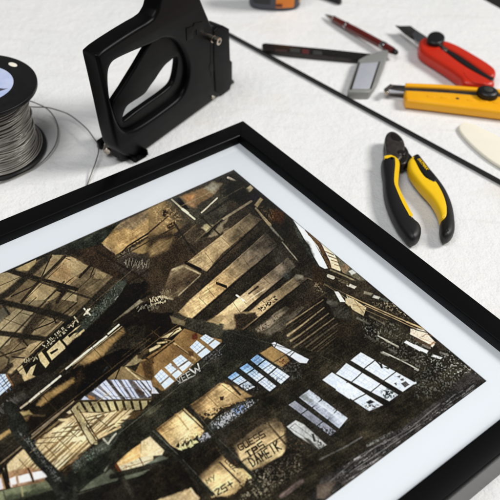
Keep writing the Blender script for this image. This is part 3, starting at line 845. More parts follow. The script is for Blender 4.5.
    l('0,260 160,180 280,110', 9, (92, 90, 86), soft=0.9); f('-20,430 60,410 120,400 40,520 -20,520', (110, 96, 84), (60, 52, 46), 1.5); l('320,165 480,80', 22, (120, 118, 112), (50, 48, 44), nz=SPK, soft=1); l('230,260 268,240', 12, (150, 148, 144))
    # ---------- central hall wall and its windows
    at(150, 315)
    f('-30,-20 150,-20 230,70 150,170 60,270 -30,330', (20, 16, 11), (32, 25, 17), 1.2)
    f('-120,420 -60,300 60,225 150,163 230,85 345,130 500,163 300,325 100,500 -20,460', (146, 112, 68), (112, 84, 50), 0.7)
    sp('0,400 160,170 230,90 340,140 270,280', (86, 60, 34), 0.57, a=0.5)
    l('150,175 300,290', 12, (170, 140, 96), soft=0.8); l('175,200 270,270', 8, (80, 60, 38)); f('280,130 310,120 320,150 285,160', (84, 40, 26), None, 1.2); f('250,230 290,240 290,270 260,265', (90, 64, 40), None, 1)
    f('150,-5 520,60 520,170 400,140 220,70 130,10', (44, 42, 34), (60, 56, 46), 1.0); f('380,40 440,0 520,0 460,60', (146, 122, 84), None, 1.5); f('130,0 240,40 230,70 150,50', (100, 88, 64), None, 1)
    SK = (224, 232, 246); SK2 = (196, 214, 236)
    for w, mu in (('28,405 75,358 162,438 98,490', None), ('98,345 136,316 216,385 172,422', None), ('150,300 205,260 288,325 216,374', None), ('265,210 312,165 406,242 345,286', None), ('333,150 370,124 470,182 425,222', None)):
        P_ = np.array(q(w)); fill([tuple(v) for v in P_], SK, SK2, 0.5, var=0.03)
        A_, B_, C_, D_ = P_
        for k in (0.2, 0.4): line([A_ + (D_ - A_) * k, B_ + (C_ - B_) * k], 0.5, (130, 165, 205), None, 0.35, 0.7)
        for k in (0.33, 0.66): line([A_ + (B_ - A_) * k, A_ + (B_ - A_) * k + ((D_ - A_) * (1 - k) + (C_ - B_) * k) * 0.58], 0.5, (130, 165, 205), None, 0.35, 0.7)
        line([A_ + (D_ - A_) * 0.6, B_ + (C_ - B_) * 0.6], 1.5, (108, 96, 84), None, 0.5)
    l('150,330 185,355', 14, (120, 100, 84), soft=0.8); l('220,380 300,300', 6, (150, 120, 80), soft=0.6)
    f('70,148 200,75 212,95 120,150', (216, 196, 146), (180, 156, 108), 0.8); l('90,130 190,90', 6, (70, 52, 32)); l('120,150 170,100', 7, (60, 46, 30)); l('0,232 60,200', 20, (206, 184, 134), soft=0.9); l('50,185 110,175', 12, (190, 166, 118), soft=0.8); l('100,160 140,170', 8, (120, 98, 66)); l('0,250 70,225', 6, (60, 46, 30)); l('-10,300 160,170', 10, (44, 33, 22), soft=0.8)
    l('0,425 80,495', 16, (120, 92, 56), soft=0.9); f('-10,460 30,480 60,520 -10,520', (206, 206, 216), None, 0.7)
    # ---------- slanted window band and its girder
    at(75, 350)
    f('210,185 310,105 350,112 510,205 510,330 200,330', (136, 114, 78), (108, 90, 60), 0.8); l('300,110 255,225', 9, (52, 40, 26)); l('340,115 440,200', 10, (176, 156, 112), soft=0.6); l('380,140 470,190', 5, (70, 54, 34))
    f('330,105 412,28 452,66 400,96', (172, 154, 112), (138, 120, 84), 0.8); l('420,20 520,80', 14, (40, 33, 22)); l('430,40 480,0', 26, (70, 58, 40), soft=1.2); f('440,80 520,40 520,200 470,190', (86, 66, 40), (60, 46, 28), 1.5)
    f('35,332 205,192 345,192 505,200 505,318 330,326', (74, 70, 74), (92, 86, 86), 0.7)
    for w in ('40,330 62,302 112,330', '112,275 150,245 250,326 192,328', '165,230 205,195 305,325 255,322', '238,195 282,195 372,322 325,326', '308,195 348,195 432,318 388,322', '384,200 428,200 510,298 482,312', '440,200 505,200 520,250 500,268'):
        f(w, (214, 219, 234), (186, 192, 212), 0.6, var=0.05)
        P_ = q(w)
        if len(P_) == 4: line([(P_[0][0] * .5 + P_[1][0] * .5, P_[0][1] * .5 + P_[1][1] * .5), (P_[2][0] * .5 + P_[3][0] * .5, P_[2][1] * .5 + P_[3][1] * .5)], 0.9, (92, 96, 132), None, 0.4)
    l('210,190 330,325', 15, (52, 46, 42), soft=0.6); l('130,250 200,300 460,320', 4, (110, 104, 100)); l('180,230 490,258', 5, (120, 116, 116), a=0.6); l('415,265 450,285', 24, (70, 56, 46), soft=1); l('390,210 440,265', 10, (110, 96, 86), soft=0.8)
    f('85,295 130,310 130,328 90,325', (176, 118, 66), None, 0.9)
    f('-20,345 510,330 440,405 0,415 -20,400', (184, 170, 122), (158, 142, 98), 0.7)
    for k in range(9): l(f'{40+k*56},342 {82+k*52},412', 17, (46, 37, 24), soft=0.5)
    l('10,336 510,328', 11, (62, 50, 32), soft=0.6); l('-10,416 250,414 440,400', 11, (50, 40, 26), soft=0.6); l('-10,428 250,424 430,408', 5, (128, 110, 76))
    f('-10,420 460,405 300,520 -10,520', (92, 74, 48), (64, 50, 32), 1); f('110,470 185,425 255,420 220,455', (226, 200, 148), (196, 168, 116), 0.8); f('305,458 350,430 372,432 340,460', (226, 204, 158), None, 0.8); f('250,500 290,470 350,470 290,515', (220, 196, 146), None, 0.8); f('0,470 25,440 50,470 40,500', (200, 180, 132), None, 0.8)
    l('60,505 160,440', 9, (60, 46, 28)); l('60,490 520,480', 7, (70, 54, 34)); l('0,420 60,520', 18, (112, 98, 66), soft=0.7); f('50,490 120,480 110,510 60,515', (216, 190, 140), None, 0.8)
    f('-30,130 300,-10 440,-10 312,100 210,190 20,332 -30,350', BK, (22, 18, 12), 0.9)
    f('20,80 150,-20 220,-10 190,30 60,105', (172, 140, 90), (130, 102, 62), 2.2, a=0.9); l('0,70 90,-5', 12, (224, 212, 186), soft=0.6); l('-10,120 110,-5', 6, (90, 72, 48)); l('215,110 190,140', 10, (40, 42, 44), soft=1); f('-20,160 40,130 60,180 0,260', (52, 40, 28), None, 3, a=0.8)
    # ---------- lower-left hall
    at(0, 375)
    f('-160,-40 75,-10 150,-10 110,60 60,180 -160,220', (40, 33, 25), (54, 44, 32), 1.5)
    f('-10,-10 35,-10 78,60 0,132 -30,150 -30,0', (186, 204, 232), (214, 224, 240), 0.7, var=0.04)
    for k in range(5): l(f'{-20},{20+k*26} {20+k*12},{-10+k*14}', 4, (90, 110, 150))
    l('-10,-20 70,95', 5, (80, 96, 130)); l('-10,40 45,110', 5, (80, 96, 130)); l('45,0 82,62', 14, (120, 84, 50), soft=0.7)
    f('148,5 190,-12 240,8 190,48', (220, 190, 134), (190, 158, 104), 0.8); f('70,0 145,0 170,60 100,80', (52, 43, 32), None, 1.5)
    f('-160,290 0,165 110,60 300,-20 400,0 140,215 40,290 -160,420', (30, 27, 22), (44, 40, 34), 1)
    f('50,170 150,110 190,140 110,190', (78, 74, 66), (54, 52, 46), 2); scrib('0,275 130,170', 60, (92, 90, 84), 12, 5, 31, 0.7); scrib('-60,300 40,230', 50, (80, 78, 72), 8, 5, 32, 0.7)
    f('110,230 400,10 510,-40 510,150 230,390 150,340', (34, 28, 20), (22, 18, 13), 1)
    l('138,216 185,180', 14, (190, 172, 140), soft=0.6); l('195,172 330,62', 15, (228, 212, 184)); l('340,54 402,3', 14, (224, 210, 184)); l('200,185 340,75', 4, (120, 100, 72))
    f('240,198 290,130 430,45 490,10 500,40 330,162 270,206', (172, 138, 84), (134, 104, 62), 2.0)
    f('120,240 190,235 215,258 150,268', (178, 152, 98), None, 1.3); f('135,275 200,265 170,310 145,310', (128, 100, 68), None, 2); l('220,265 300,268', 12, (80, 66, 48), soft=1.2)
    f('-160,430 0,395 80,343 88,370 0,432 -160,500', (170, 138, 86), (130, 104, 64), 1.5)
    f('500,60 510,150 470,200 230,400 200,380 330,230 430,130', (26, 22, 16), None, 1.5, a=0.8)
    # bright truss
    f('235,445 380,335 450,262 520,200 520,520 270,520', (96, 76, 48), (70, 55, 34), 0.9)
    f('250,440 340,370 445,308 490,332 465,372 400,400 285,468', (236, 212, 160), (210, 180, 126), 0.7); f('290,482 400,408 470,382 430,420 340,490 280,500', (236, 216, 170), (200, 172, 122), 0.7)
    f('380,290 450,285 520,255 520,290 450,305 400,305', (210, 186, 136), None, 0.8); f('440,245 500,210 510,240 460,256', (220, 200, 156), None, 0.8); f('440,450 520,410 520,500 420,500', (236, 212, 166), None, 0.8)
    l('250,432 460,388', 9, (70, 52, 32)); l('300,380 260,432', 7, (80, 62, 38)); l('340,375 470,330', 5, (120, 96, 62)); l('280,475 430,395', 8, (84, 64, 40)); l('470,310 520,420', 10, (86, 68, 42)); l('400,400 440,450 520,360', 14, (84, 66, 42), soft=0.7)
    l('205,402 330,300 475,188', 12, (150, 132, 108), (110, 92, 70)); l('235,425 390,305', 15, (126, 104, 72), (96, 78, 52), soft=0.7); l('225,440 300,380', 8, (44, 36, 25))
    at(0, 425)
    f('245,100 360,15 510,0 510,150 412,292 380,300 330,205 290,150', (214, 186, 134), (176, 146, 98), 0.8)
    for s in ('250,110 350,85 300,140 270,140', '355,80 455,70 400,110 330,120', '380,180 450,140 500,110 510,140 440,170', '335,215 400,190 370,240', '400,230 470,190 510,180 440,240'): f(s, (242, 222, 176), None, 0.6)
    l('248,82 460,54', 11, (80, 60, 38)); l('295,150 370,130 510,55', 20, (112, 92, 60), soft=0.8); l('325,212 400,150 510,165', 14, (112, 84, 50), soft=0.7); l('380,290 510,215', 26, (150, 110, 72), (190, 150, 104), soft=0.9, nz=FN); l('400,0 350,90', 9, (110, 88, 56)); l('450,55 510,0', 12, (96, 76, 46)); l('300,110 280,170', 8, (100, 78, 48)); l('420,180 380,270', 8, (120, 92, 58))
    f('-20,345 30,300 160,165 218,240 300,350 60,420 -20,430', (172, 136, 92), (130, 96, 62), 0.9)
    f('30,300 150,180 215,235 160,282 60,305', (232, 214, 170), (206, 182, 130), 0.7); l('20,300 120,240 215,230', 8, (110, 88, 58)); l('-20,290 160,132', 22, (40, 34, 26), soft=0.7); l('10,262 150,160', 9, (128, 104, 70)); l('100,200 60,290', 8, (96, 74, 46)); l('100,285 190,220', 9, (120, 96, 60))
    sp('50,320 290,290 290,340 60,380', (70, 40, 26), 0.52, a=0.7)
    f('60,385 95,368 108,400 75,412', (244, 238, 234), None, 0.7); f('105,370 170,350 205,378 120,402', (246, 240, 236), None, 0.7); f('205,345 270,325 305,352 218,374', (246, 240, 236), None, 0.7)
    l('90,360 112,405', 9, (52, 40, 28)); l('185,305 212,378', 16, (56, 42, 28)); l('0,250 20,300 52,415', 32, (28, 24, 20), soft=0.8); f('-20,355 5,350 20,420 -20,430', (214, 206, 214), None, 0.8)
    f('-160,480 0,438 320,358 352,430 45,500 -160,540', (118, 122, 92), (92, 96, 72), 0.8, nz=STP); f('40,470 180,440 340,410 350,440 100,505 40,510', (58, 62, 48), None, 2, a=0.8); l('20,430 40,510', 12, (70, 72, 56)); l('145,410 150,470', 12, (150, 140, 100), soft=0.9)
    f('60,520 350,430 420,440 440,520', (30, 30, 24), None, 1)
    l('60,-120 130,-20 170,80 300,285 400,425 450,540', 82, (28, 28, 24), (42, 42, 37), soft=0.8); l('110,10 170,90 300,290', 8, (80, 82, 78), (30, 30, 28), nz=FN, soft=0.8); sp('180,70 260,110 380,400 300,310', (98, 100, 96), 0.58, a=0.8); l('115,5 150,45', 8, (150, 146, 136)); sp('290,280 330,290 340,350 300,330', (110, 108, 134), 0.55, a=0.8)
    U = lambda s: qk(s, 0, 340, 0.32)
    fill(U('10,400 60,345 110,320 240,225 330,225 420,215 330,290 190,400 90,440 30,440'), (240, 216, 166), (206, 176, 124), 1.2)
    for k in range(9):
        line(U(f'{20 + k * 22 + (k * 7) % 9},{440 - k * 4} {235 + k * 22},{250 - k * 6 + (k * 5) % 11}'), (0.7, 2.4, 0.8, 1.0, 2.8, 0.7, 1.2, 2.2, 0.8)[k], (86, 66, 40), (120, 94, 60), 0.55, 0.85)
    for k in range(7):
        line(U(f'{60 + k * 40},{372 - k * 22} {96 + k * 40},{412 - k * 24}'), 1.0, (80, 62, 40), None, 0.5, 0.85)
    for k in range(6):
        line(U(f'{90 + k * 36},{322 - k * 16} {180 + k * 36},{318 - k * 20}'), 1.1, (88, 68, 42), None, 0.5, 0.85)
    for k in range(5):
        line(U(f'{40 + k * 30},{420 - k * 6} {150 + k * 30},{300 - k * 16}'), 0.7, (120, 94, 60), None, 0.4, 0.8)
    fill(U('200,420 330,300 420,225 420,330 250,440'), (70, 54, 34), (96, 74, 46), 3, 0.6)
    line(U('232,215 298,320'), 4.2, (196, 178, 130), (150, 134, 94), 0.6); line(U('222,218 285,325'), 1.5, (60, 46, 30), None, 0.5); line(U('246,214 308,312'), 1.3, (60, 46, 30), None, 0.5)
    fill(U('20,410 90,395 140,405 140,440 40,460 20,440'), (190, 140, 104), (140, 98, 68), 1.2, 0.8)
    for s in ('28,432 48,424 52,448 34,452', '55,424 92,414 100,438 60,446', '100,412 138,405 146,426 106,436'): fill(U(s), (246, 240, 236), None, 0.6)
    line(U('14,380 24,440'), 3.4, (28, 24, 20), None, 0.7); line(U('88,400 104,440'), 2, (60, 46, 32), None, 0.6)
    line(U('0,395 75,330 240,190'), 3.2, (40, 34, 25), None, 0.7); line(U('0,385 110,295 230,190'), 1.4, (130, 112, 84), None, 0.5)
    line(U('40,260 60,290 120,370 180,430 240,510'), 12.0, (28, 28, 24), (42, 42, 37), 0.9); line(U('50,275 130,375 190,440'), 1.2, (92, 94, 88), (30, 30, 28), 0.5, 0.9, nz=FN); speckle(U('60,290 80,290 190,430 170,440'), (110, 112, 108), 0.56, 1)
    at(75, 425)
    f('-60,330 150,140 340,-40 520,-60 520,20 270,230 190,330 0,460 -60,420', (30, 31, 26), (42, 44, 36), 1)
    f('-20,255 140,130 320,-10 350,20 200,180 -20,310', (52, 55, 47), (72, 76, 64), 1.2); sp('-20,240 330,-10 320,60 0,310', (112, 116, 104), 0.57, a=0.7); sp('100,130 330,-10 240,150', (18, 18, 15), 0.52, a=0.8); l('188,88 220,122 240,90 272,55', 12, (200, 196, 172), (150, 146, 126)); sp('60,180 140,180 90,240', (124, 150, 130), 0.55)
    l('60,20 110,110', 26, (206, 190, 142), soft=0.6); l('30,0 100,120', 9, (70, 54, 34)); l('75,0 140,100', 9, (70, 54, 34)); l('-10,95 60,80', 26, (236, 214, 168), soft=0.8); l('130,60 260,-10', 12, (110, 84, 56)); l('160,80 300,10', 14, (190, 160, 112), soft=0.8)
    f('5,460 120,360 235,288 292,340 282,368 20,462', (98, 101, 84), (72, 75, 62), 0.9); l('200,300 235,260', 16, (110, 110, 96), soft=1); l('0,455 300,365', 9, (22, 21, 17)); f('0,465 300,372 520,310 520,520 0,520', (24, 22, 18), (34, 31, 26), 0.9)
    f('268,240 510,62 520,260 330,292 300,292', (222, 176, 110), (196, 146, 84), 0.8); f('290,272 520,180 520,258 310,302', (214, 204, 168), (188, 172, 132), 1.2); l('280,260 520,130', 12, (236, 196, 134), soft=1.2); l('430,215 455,262', 7, (90, 40, 24)); l('320,285 520,225', 4, (120, 90, 60)); sp('320,270 380,250 370,290 330,290', (70, 40, 26), 0.5)
    l('258,235 310,325', 20, (92, 48, 26), (60, 34, 22), soft=0.6); f('308,310 510,256 520,312 330,362', (108, 112, 94), (82, 86, 70), 0.8); l('310,330 380,470', 26, (44, 42, 35), soft=0.8); l('0,420 0,520', 30, (52, 52, 45), soft=1.5)
    # ---------- long diagonal beam across the middle
    f('330,0 520,-110 520,60 260,235 190,250', (30, 29, 23), (40, 39, 31), 0.9)
    at(150, 375)
    f('-60,250 100,105 360,-120 520,-240 520,40 275,190 0,370 -60,400', (36, 34, 26), (46, 44, 34), 0.9)
    f('-20,220 80,190 60,250 -20,270', (72, 70, 54), None, 1.5); f('140,110 230,70 240,100 170,140', (66, 64, 50), (50, 48, 38), 1.5)
    at(150, 315)
    f('100,500 300,322 500,168 520,150 520,420 420,430 240,520', (40, 39, 32), (54, 52, 44), 0.8)
    word('VEE', '188,455 290,402', 38, 5, (176, 172, 164), 0.3); word('W', '290,392 350,352', 46, 10, (222, 218, 212), 0.1); l('190,456 300,398', 4, (150, 146, 140))
    sp('350,280 500,190 500,260 380,320', (110, 110, 116), 0.56, a=0.8)
    # upper-left dark middle piece
    at(225, 315)
    f('-20,110 60,80 190,110 230,150 320,165 200,265 80,350 0,420 -20,420', (42, 41, 35), (34, 33, 28), 1)
    f('-10,10 70,-20 200,-30 60,90 -10,90', (196, 166, 118), (160, 134, 96), 1.5, a=0.85); f('60,-10 200,-20 220,10 80,110', (50, 42, 32), (38, 33, 26), 1.5); f('200,90 330,0 390,-20 300,80 220,110', (146, 130, 106), (110, 98, 80), 1.3, a=0.9); sp('210,90 340,-10 370,10 240,110', (40, 30, 26), 0.55)
    f('260,110 430,-20 420,40 300,140', (76, 70, 58), (96, 88, 74), 2)
    # ---------- windows, centre
    f('185,290 315,180 345,185 510,260 510,420 430,440 300,510 60,520 10,410', (44, 41, 34), (34, 32, 26), 0.9)
    f('232,250 312,203 400,258 432,300 380,345 300,300', (172, 136, 84), (142, 110, 66), 0.8); sp('340,290 400,260 430,310 390,350', (80, 34, 22), 0.52)
    f('312,185 330,176 460,240 560,292 545,318 500,316 440,276 330,212', (232, 234, 240), (214, 222, 236), 0.6, var=0.03); l('345,185 330,212', 7, (60, 60, 64)); l('465,240 430,275', 6, (70, 70, 76)); l('340,200 440,255', 2.5, (150, 160, 180))
    BL = (128, 170, 222); WB = (222, 232, 244)
    for A_, B_, C_, D_ in (('170,295', '215,260', '432,405', '372,456'), ('98,350', '148,318', '342,470', '298,505'), ('18,412', '70,375', '200,475', '145,500')):
        a, b, c, d = [np.array(q(s)[0]) for s in (A_, B_, C_, D_)]
        for k in range(10):
            t0, t1 = k / 10, (k + 1.02) / 10
            cc = tuple(np.array(BL) * (1 - min(1, k / 4.5)) + np.array(WB) * min(1, k / 4.5))
            fill([a + (d - a) * t0, b + (c - b) * t0, b + (c - b) * t1, a + (d - a) * t1], cc, None, 0.3, var=0.05)
        for k in range(1, 12): 
            t = k / 12; line([a + (d - a) * t, b + (c - b) * t], 0.45, (96, 130, 176), None, 0.35, 0.6)
        for k in (0.33, 0.66): line([a + (b - a) * k, d + (c - d) * k], 0.45, (96, 130, 176), None, 0.35, 0.7)
        for t in (0.24, 0.6): line([a + (d - a) * t, b + (c - b) * t], 1.4, (52, 52, 54), None, 0.4)
    sp('340,350 510,280 510,410 440,430', (176, 174, 170), 0.55, a=0.85); sp('280,400 360,420 340,460 290,440', (40, 38, 34), 0.45); sp('100,460 240,460 240,520 100,520', (30, 28, 24), 0.48); sp('120,470 240,480 220,510 120,510', (190, 180, 176), 0.6)
    f('0,440 80,470 60,520 -20,520', (84, 62, 40), None, 2)
    # ---------- lower wall panels
    at(150, 375)
    f('-60,430 20,365 150,490 190,520 -60,520', (54, 54, 46), (38, 38, 32), 0.9); f('-60,440 0,405 95,500 80,530 -60,540', (226, 196, 142), (240, 216, 172), 0.9); l('20,370 150,500', 18, (62, 64, 58), soft=0.8); l('5,385 140,510', 8, (28, 26, 20))
    f('48,352 228,218 362,340 330,372 240,412 172,472 138,462', (216, 176, 114), (238, 206, 146), 0.7); sp('60,350 230,230 340,340 200,430', (176, 130, 74), 0.58, a=0.45, nz=STB)
    l('168,262 255,375', 13, (150, 112, 66), soft=0.8); l('185,262 265,365', 5, (232, 196, 136)); sp('250,240 350,330 300,380', (130, 92, 54), 0.55, a=0.6)
    f('272,192 490,46 560,105 640,165 560,196 420,240 360,290 335,240', (178, 144, 94), (148, 116, 72), 0.8, nz=STP); sp('340,235 510,190 510,240 370,290', (44, 36, 26), 0.5, a=0.9); f('465,140 490,135 492,158 470,160', (50, 36, 28), None, 1); sp('290,190 500,60 500,160 350,220', (202, 168, 116), 0.57, a=0.5)
    l('275,205 350,300', 14, (70, 56, 40), soft=1)
    f('335,360 440,290 520,240 520,360 470,370 420,410 330,440', (38, 37, 32), (56, 56, 52), 1.2); sp('315,380 370,360 420,400 350,450', (136, 134, 138), 0.5, a=0.9); sp('420,330 520,260 520,330 450,370', (140, 140, 142), 0.52, a=0.9); sp('380,270 520,220 520,260 400,300', (150, 140, 120), 0.58, a=0.8)
    for s in ('175,455 200,430 210,470', '200,440 260,400 235,470', '260,410 280,390 310,430', '165,470 200,480 180,500'): f(s, (24, 22, 17), None, 0.6)
    for s in ('205,490 212,455 232,490 225,500', '232,480 240,455 258,478 250,492', '258,440 285,420 320,430 290,460'): f(s, (204, 198, 134), (170, 166, 110), 0.5)
    at(150, 425)
    f('-40,265 70,200 150,222 165,248 0,312 -40,320', (108, 114, 98), (84, 90, 76), 1)
    f('160,190 420,60 520,0 520,200 340,350 300,420 -60,520 -60,330', (24, 21, 16), (34, 29, 22), 1.3); sp('220,170 300,160 280,220', (50, 54, 48), 0.5)
    f('40,500 270,418 332,482 320,530 20,540', (182, 152, 106), (210, 180, 132), 1.2); l('230,260 330,430', 26, (44, 40, 33), soft=1); l('225,255 290,330', 9, (96, 96, 86), soft=0.8); l('270,420 320,490', 8, (214, 194, 156), soft=0.7)
    f('335,358 460,258 520,200 560,300 530,480 430,455', (196, 164, 114), (168, 136, 92), 1.0); f('330,350 460,250 510,230 400,330', (110, 90, 66), None, 2)
    word('my', '385,380 450,345', 30, 6, (64, 40, 26)); word('025+', '415,490 570,395', 42, 8, (58, 34, 22), 0.22)
    at(225, 425)
    l('-60,140 -10,215 30,330 130,420', 14, (52, 44, 33), soft=0.8); 
    f('-10,210 30,190 180,340 130,380 60,460 -40,470 -60,330', (204, 172, 116), (176, 144, 94), 1.0); word('0LZ.', '5,285 110,330', 52, 7, (58, 42, 28), 0.25); l('0,300 100,400', 7, (70, 54, 36)); sp('-40,420 120,400 80,500 -40,500', (38, 30, 22), 0.46, a=0.9); f('110,300 170,330 180,350 130,360', (226, 196, 130), None, 1)
    at(215, 390)
    f('-20,260 60,250 150,400 200,520 80,520', (36, 33, 27), (48, 44, 37), 1.2)
    f('128,372 225,285 340,212 410,185 510,290 510,345 450,390 400,440 320,510 190,520', (150, 124, 88), (122, 100, 70), 1.5)
    f('128,372 225,285 340,212 400,195 410,230 300,270 170,370', (92, 79, 60), None, 3, a=0.8); f('200,430 300,420 420,340 420,400 300,490 210,490', (204, 176, 124), (180, 150, 100), 2, a=0.8)
    l('330,215 455,325', 18, (54, 46, 35), soft=0.8); l('345,215 470,320', 6, (150, 126, 92)); f('410,250 445,260 440,285 415,280', (110, 80, 60), None, 2, a=0.6)
    pass
    f('270,560 330,510 410,445 480,370 520,340 560,420 400,620 240,620', (30, 27, 22), (44, 38, 31), 1.2); sp('210,480 300,500 300,560 180,560', (130, 128, 120), 0.55)
    l('90,265 262,152', 20, (92, 93, 76), (70, 70, 58), soft=1.1)
    f('-20,230 150,85 235,62 285,60 150,172 -20,275', (46, 46, 42), (60, 62, 58), 1); sp('-20,230 150,85 235,62 285,60 150,172 -20,275', (150, 154, 160), 0.53, a=0.9); sp('120,120 180,90 180,150 130,170', (86, 120, 180), 0.55, a=0.8)
    at(225, 425)
    sp('150,330 330,250 500,170 510,300 320,430 150,470', (110, 100, 84), 0.57, a=0.8); l('380,470 510,370', 34, (110, 92, 86), (66, 56, 52), nz=STG, soft=1.5); sp('120,380 300,300 300,470 100,510', (140, 128, 104), 0.6, a=0.8); sp('380,100 510,60 510,180 400,200', (34, 28, 22), 0.47, a=0.9)
    V = lambda s: qk(s, 150, 350, 0.3)
    # uneven light and stains on the lower wall bays
    grad(V('20,262 110,196 182,266 165,290 130,300 95,330 75,320'), [(150, 112, 66), (226, 186, 122), (240, 212, 156), (214, 172, 112)], 0.8, p0=V('20,262')[0], p1=V('170,290')[0])
    line(V('22,264 110,198'), 2.2, (70, 54, 36), None, 1.6, 0.6); line(V('88,212 128,262'), 1.5, (166, 126, 76), None, 0.7, 0.8); line(V('92,210 132,262'), 0.5, (238, 208, 150), None, 0.4, 0.7)
    line(V('108,196 182,266'), 1.4, (60, 48, 33), None, 0.7, 0.9); speckle(V('90,300 170,262 185,275 120,330'), (92, 68, 42), 0.52, 1, 0.7)
    for s in ('85,320 95,305 105,328', '104,318 118,296 124,320', '124,308 138,292 142,312', '140,300 160,280 162,302', '84,335 104,330 96,345'): fill(V(s), (26, 24, 18), None, 0.6, 0.95)
    for s in ('95,330 99,312 108,334', '110,328 116,308 124,326', '126,320 134,302 146,316 136,324', '142,314 152,298 162,306'): fill(V(s), (206, 200, 140), None, 0.45, 0.9)
    speckle(V('160,290 190,268 214,290 178,318'), (136, 134, 140), 0.46, 1, 0.95)
    grad(V('135,186 232,108 290,120 340,152 300,165 250,182 205,228 165,215'), [(112, 86, 54), (196, 158, 104), (206, 170, 116), (150, 118, 76)], 0.9, p0=V('135,186')[0], p1=V('320,170')[0])
    line(V('140,186 232,112'), 2.5, (64, 50, 34), None, 1.8, 0.7); line(V('190,150 225,185'), 0.7, (120, 92, 58), None, 0.4); line(V('240,115 300,160'), 0.7, (110, 84, 54), None, 0.4); fill(V('232,155 246,152 244,166 234,166'), (44, 30, 22), None, 0.6)
    speckle(V('150,215 200,195 260,180 330,160 320,180 230,215 190,240'), (40, 34, 26), 0.48, 1.2, 0.95)
    speckle(V('200,240 260,205 330,165 350,175 300,215 225,262'), (152, 152, 154), 0.5, 1.4, 0.9); speckle(V('275,195 310,180 320,195 285,212'), (84, 112, 164), 0.5, 1, 0.8)
    fill(V('250,300 300,262 380,215 430,235 360,250 290,300 262,340'), (52, 45, 35), None, 3.5, 0.85)
    grad(V('290,322 375,248 428,238 478,292 440,350 380,380 335,402 305,372'), [(92, 78, 58), (160, 134, 94), (196, 166, 118), (206, 178, 126), (150, 124, 86)], 1.1, p0=V('330,280')[0], p1=V('370,400')[0])
    line(V('396,246 452,312'), 2.2, (60, 50, 37), None, 0.9, 0.9); line(V('402,246 458,308'), 0.7, (158, 134, 98), None, 0.5, 0.7); line(V('292,318 375,250'), 2.2, (70, 58, 43), None, 2, 0.7)
    O[0], O[1] = 215, 390
    word('GUESS', '168,402 345,296', 40, 9, (42, 32, 24), 0.3); word('TPS', '222,444 345,368', 40, 12, (40, 30, 22), 0.32); word('DAMEIK', '255,510 455,385', 60, 11, (34, 27, 20), 0.34)
    line(V('355,385 470,300'), 0.6, (150, 126, 90), None, 0.5, 0.5)
    grad(V('158,424 215,370 240,348 262,372 330,420 310,455 270,480 205,490'), [(110, 90, 62), (190, 158, 108), (218, 186, 130), (176, 146, 98)], 0.9, p0=V('190,395')[0], p1=V('260,480')[0])
    line(V('232,372 300,440'), 1.8, (52, 44, 33), None, 0.7); line(V('160,424 240,350'), 2.2, (66, 54, 38), None, 1.8, 0.7)
    O[0], O[1] = 150, 425
    word('my', '385,388 450,348', 30, 6, (60, 40, 26), 0.3); word('025+', '412,492 570,392', 40, 9, (54, 34, 22), 0.3)
    O[0], O[1] = 225, 425
    word('LOZ.', '-4,240 100,335', 44, 7, (54, 40, 28), 0.3, up=(0.75, -0.66)); speckle(V('300,440 330,420 330,470 290,480'), (36, 30, 22), 0.46, 1, 0.9)
    fill(V('160,470 350,395 400,378 450,345 500,320 500,420 420,500 160,500'), (34, 30, 24), (46, 41, 33), 2.5, 0.0)
    # slim ties, purlins and hangers that run through the roof
    for a_, b_, w_, c_ in (((2, 386), (118, 280), 1.0, (70, 58, 42)), ((20, 440), (150, 338), 1.2, (66, 54, 38)), ((30, 452), (112, 390), 0.8, (150, 128, 92)), ((96, 300), (136, 266), 0.8, (92, 84, 66)),
                           ((122, 356), (160, 326), 1.2, (60, 48, 33)), ((140, 352), (186, 318), 0.7, (110, 90, 62)), ((118, 330), (160, 344), 0.8, (58, 47, 33)), ((152, 330), (176, 350), 0.7, (86, 68, 45)),
                           ((60, 372), (96, 340), 0.7, (118, 94, 60)), ((92, 346), (112, 368), 0.7, (52, 42, 30)), ((40, 392), (58, 412), 0.9, (48, 39, 28)), ((226, 330), (302, 352), 0.8, (62, 58, 47)),
                           ((262, 332), (330, 290), 0.6, (74, 64, 48)), ((300, 345), (356, 372), 0.7, (52, 49, 40)), ((330, 352), (400, 395), 0.6, (62, 58, 48)), ((232, 300), (258, 338), 0.5, (58, 50, 38))):
        line([a_, b_], w_, c_, None, 0.5, 0.75)
    # long members that tie the hall together
    line([(150, 431), (177, 456), (212, 494)], 4.2, (34, 33, 27), (46, 45, 38), 0.6); line([(151.5, 429.5), (178, 454), (213, 491)], 0.6, (92, 94, 84), None, 0.4, 0.7)
    line([(188, 405), (214, 437), (252, 474), (262, 490)], 3.6, (33, 32, 26), (46, 45, 37), 0.6); line([(190, 404.5), (215, 435), (252, 471)], 0.6, (86, 84, 72), None, 0.4, 0.7)
    line([(228, 381), (240, 394)], 2.2, (54, 46, 34), None, 0.6)
    line([(70, 466), (120, 432), (165, 397), (198, 371), (225, 344)], 0.7, (92, 94, 82), None, 0.4, 0.6)
    fill([(104, 474), (158, 424), (190, 401), (226, 377), (246, 360), (240, 355), (180, 390), (120, 440)], (38, 37, 30), (48, 47, 38), 1.0)
    line([(112, 476), (176, 459), (214, 438), (262, 407), (290, 388)], 5.5, (29, 28, 22), (38, 36, 29), 1.0, 0.9)
    line([(240, 462), (300, 425)], 1.2, (40, 36, 28), None, 0.6, 0.7)
    for a_, b_ in (((258, 372), (300, 345)), ((300, 345), (345, 322))): line([a_, b_], 1.0, (58, 55, 45), None, 0.7, 0.7)
    # ---------- broken windows lower right
    at(280, 375)
    f('20,150 200,60 480,300 330,520 40,500', (34, 32, 26), (46, 43, 35), 2.5)
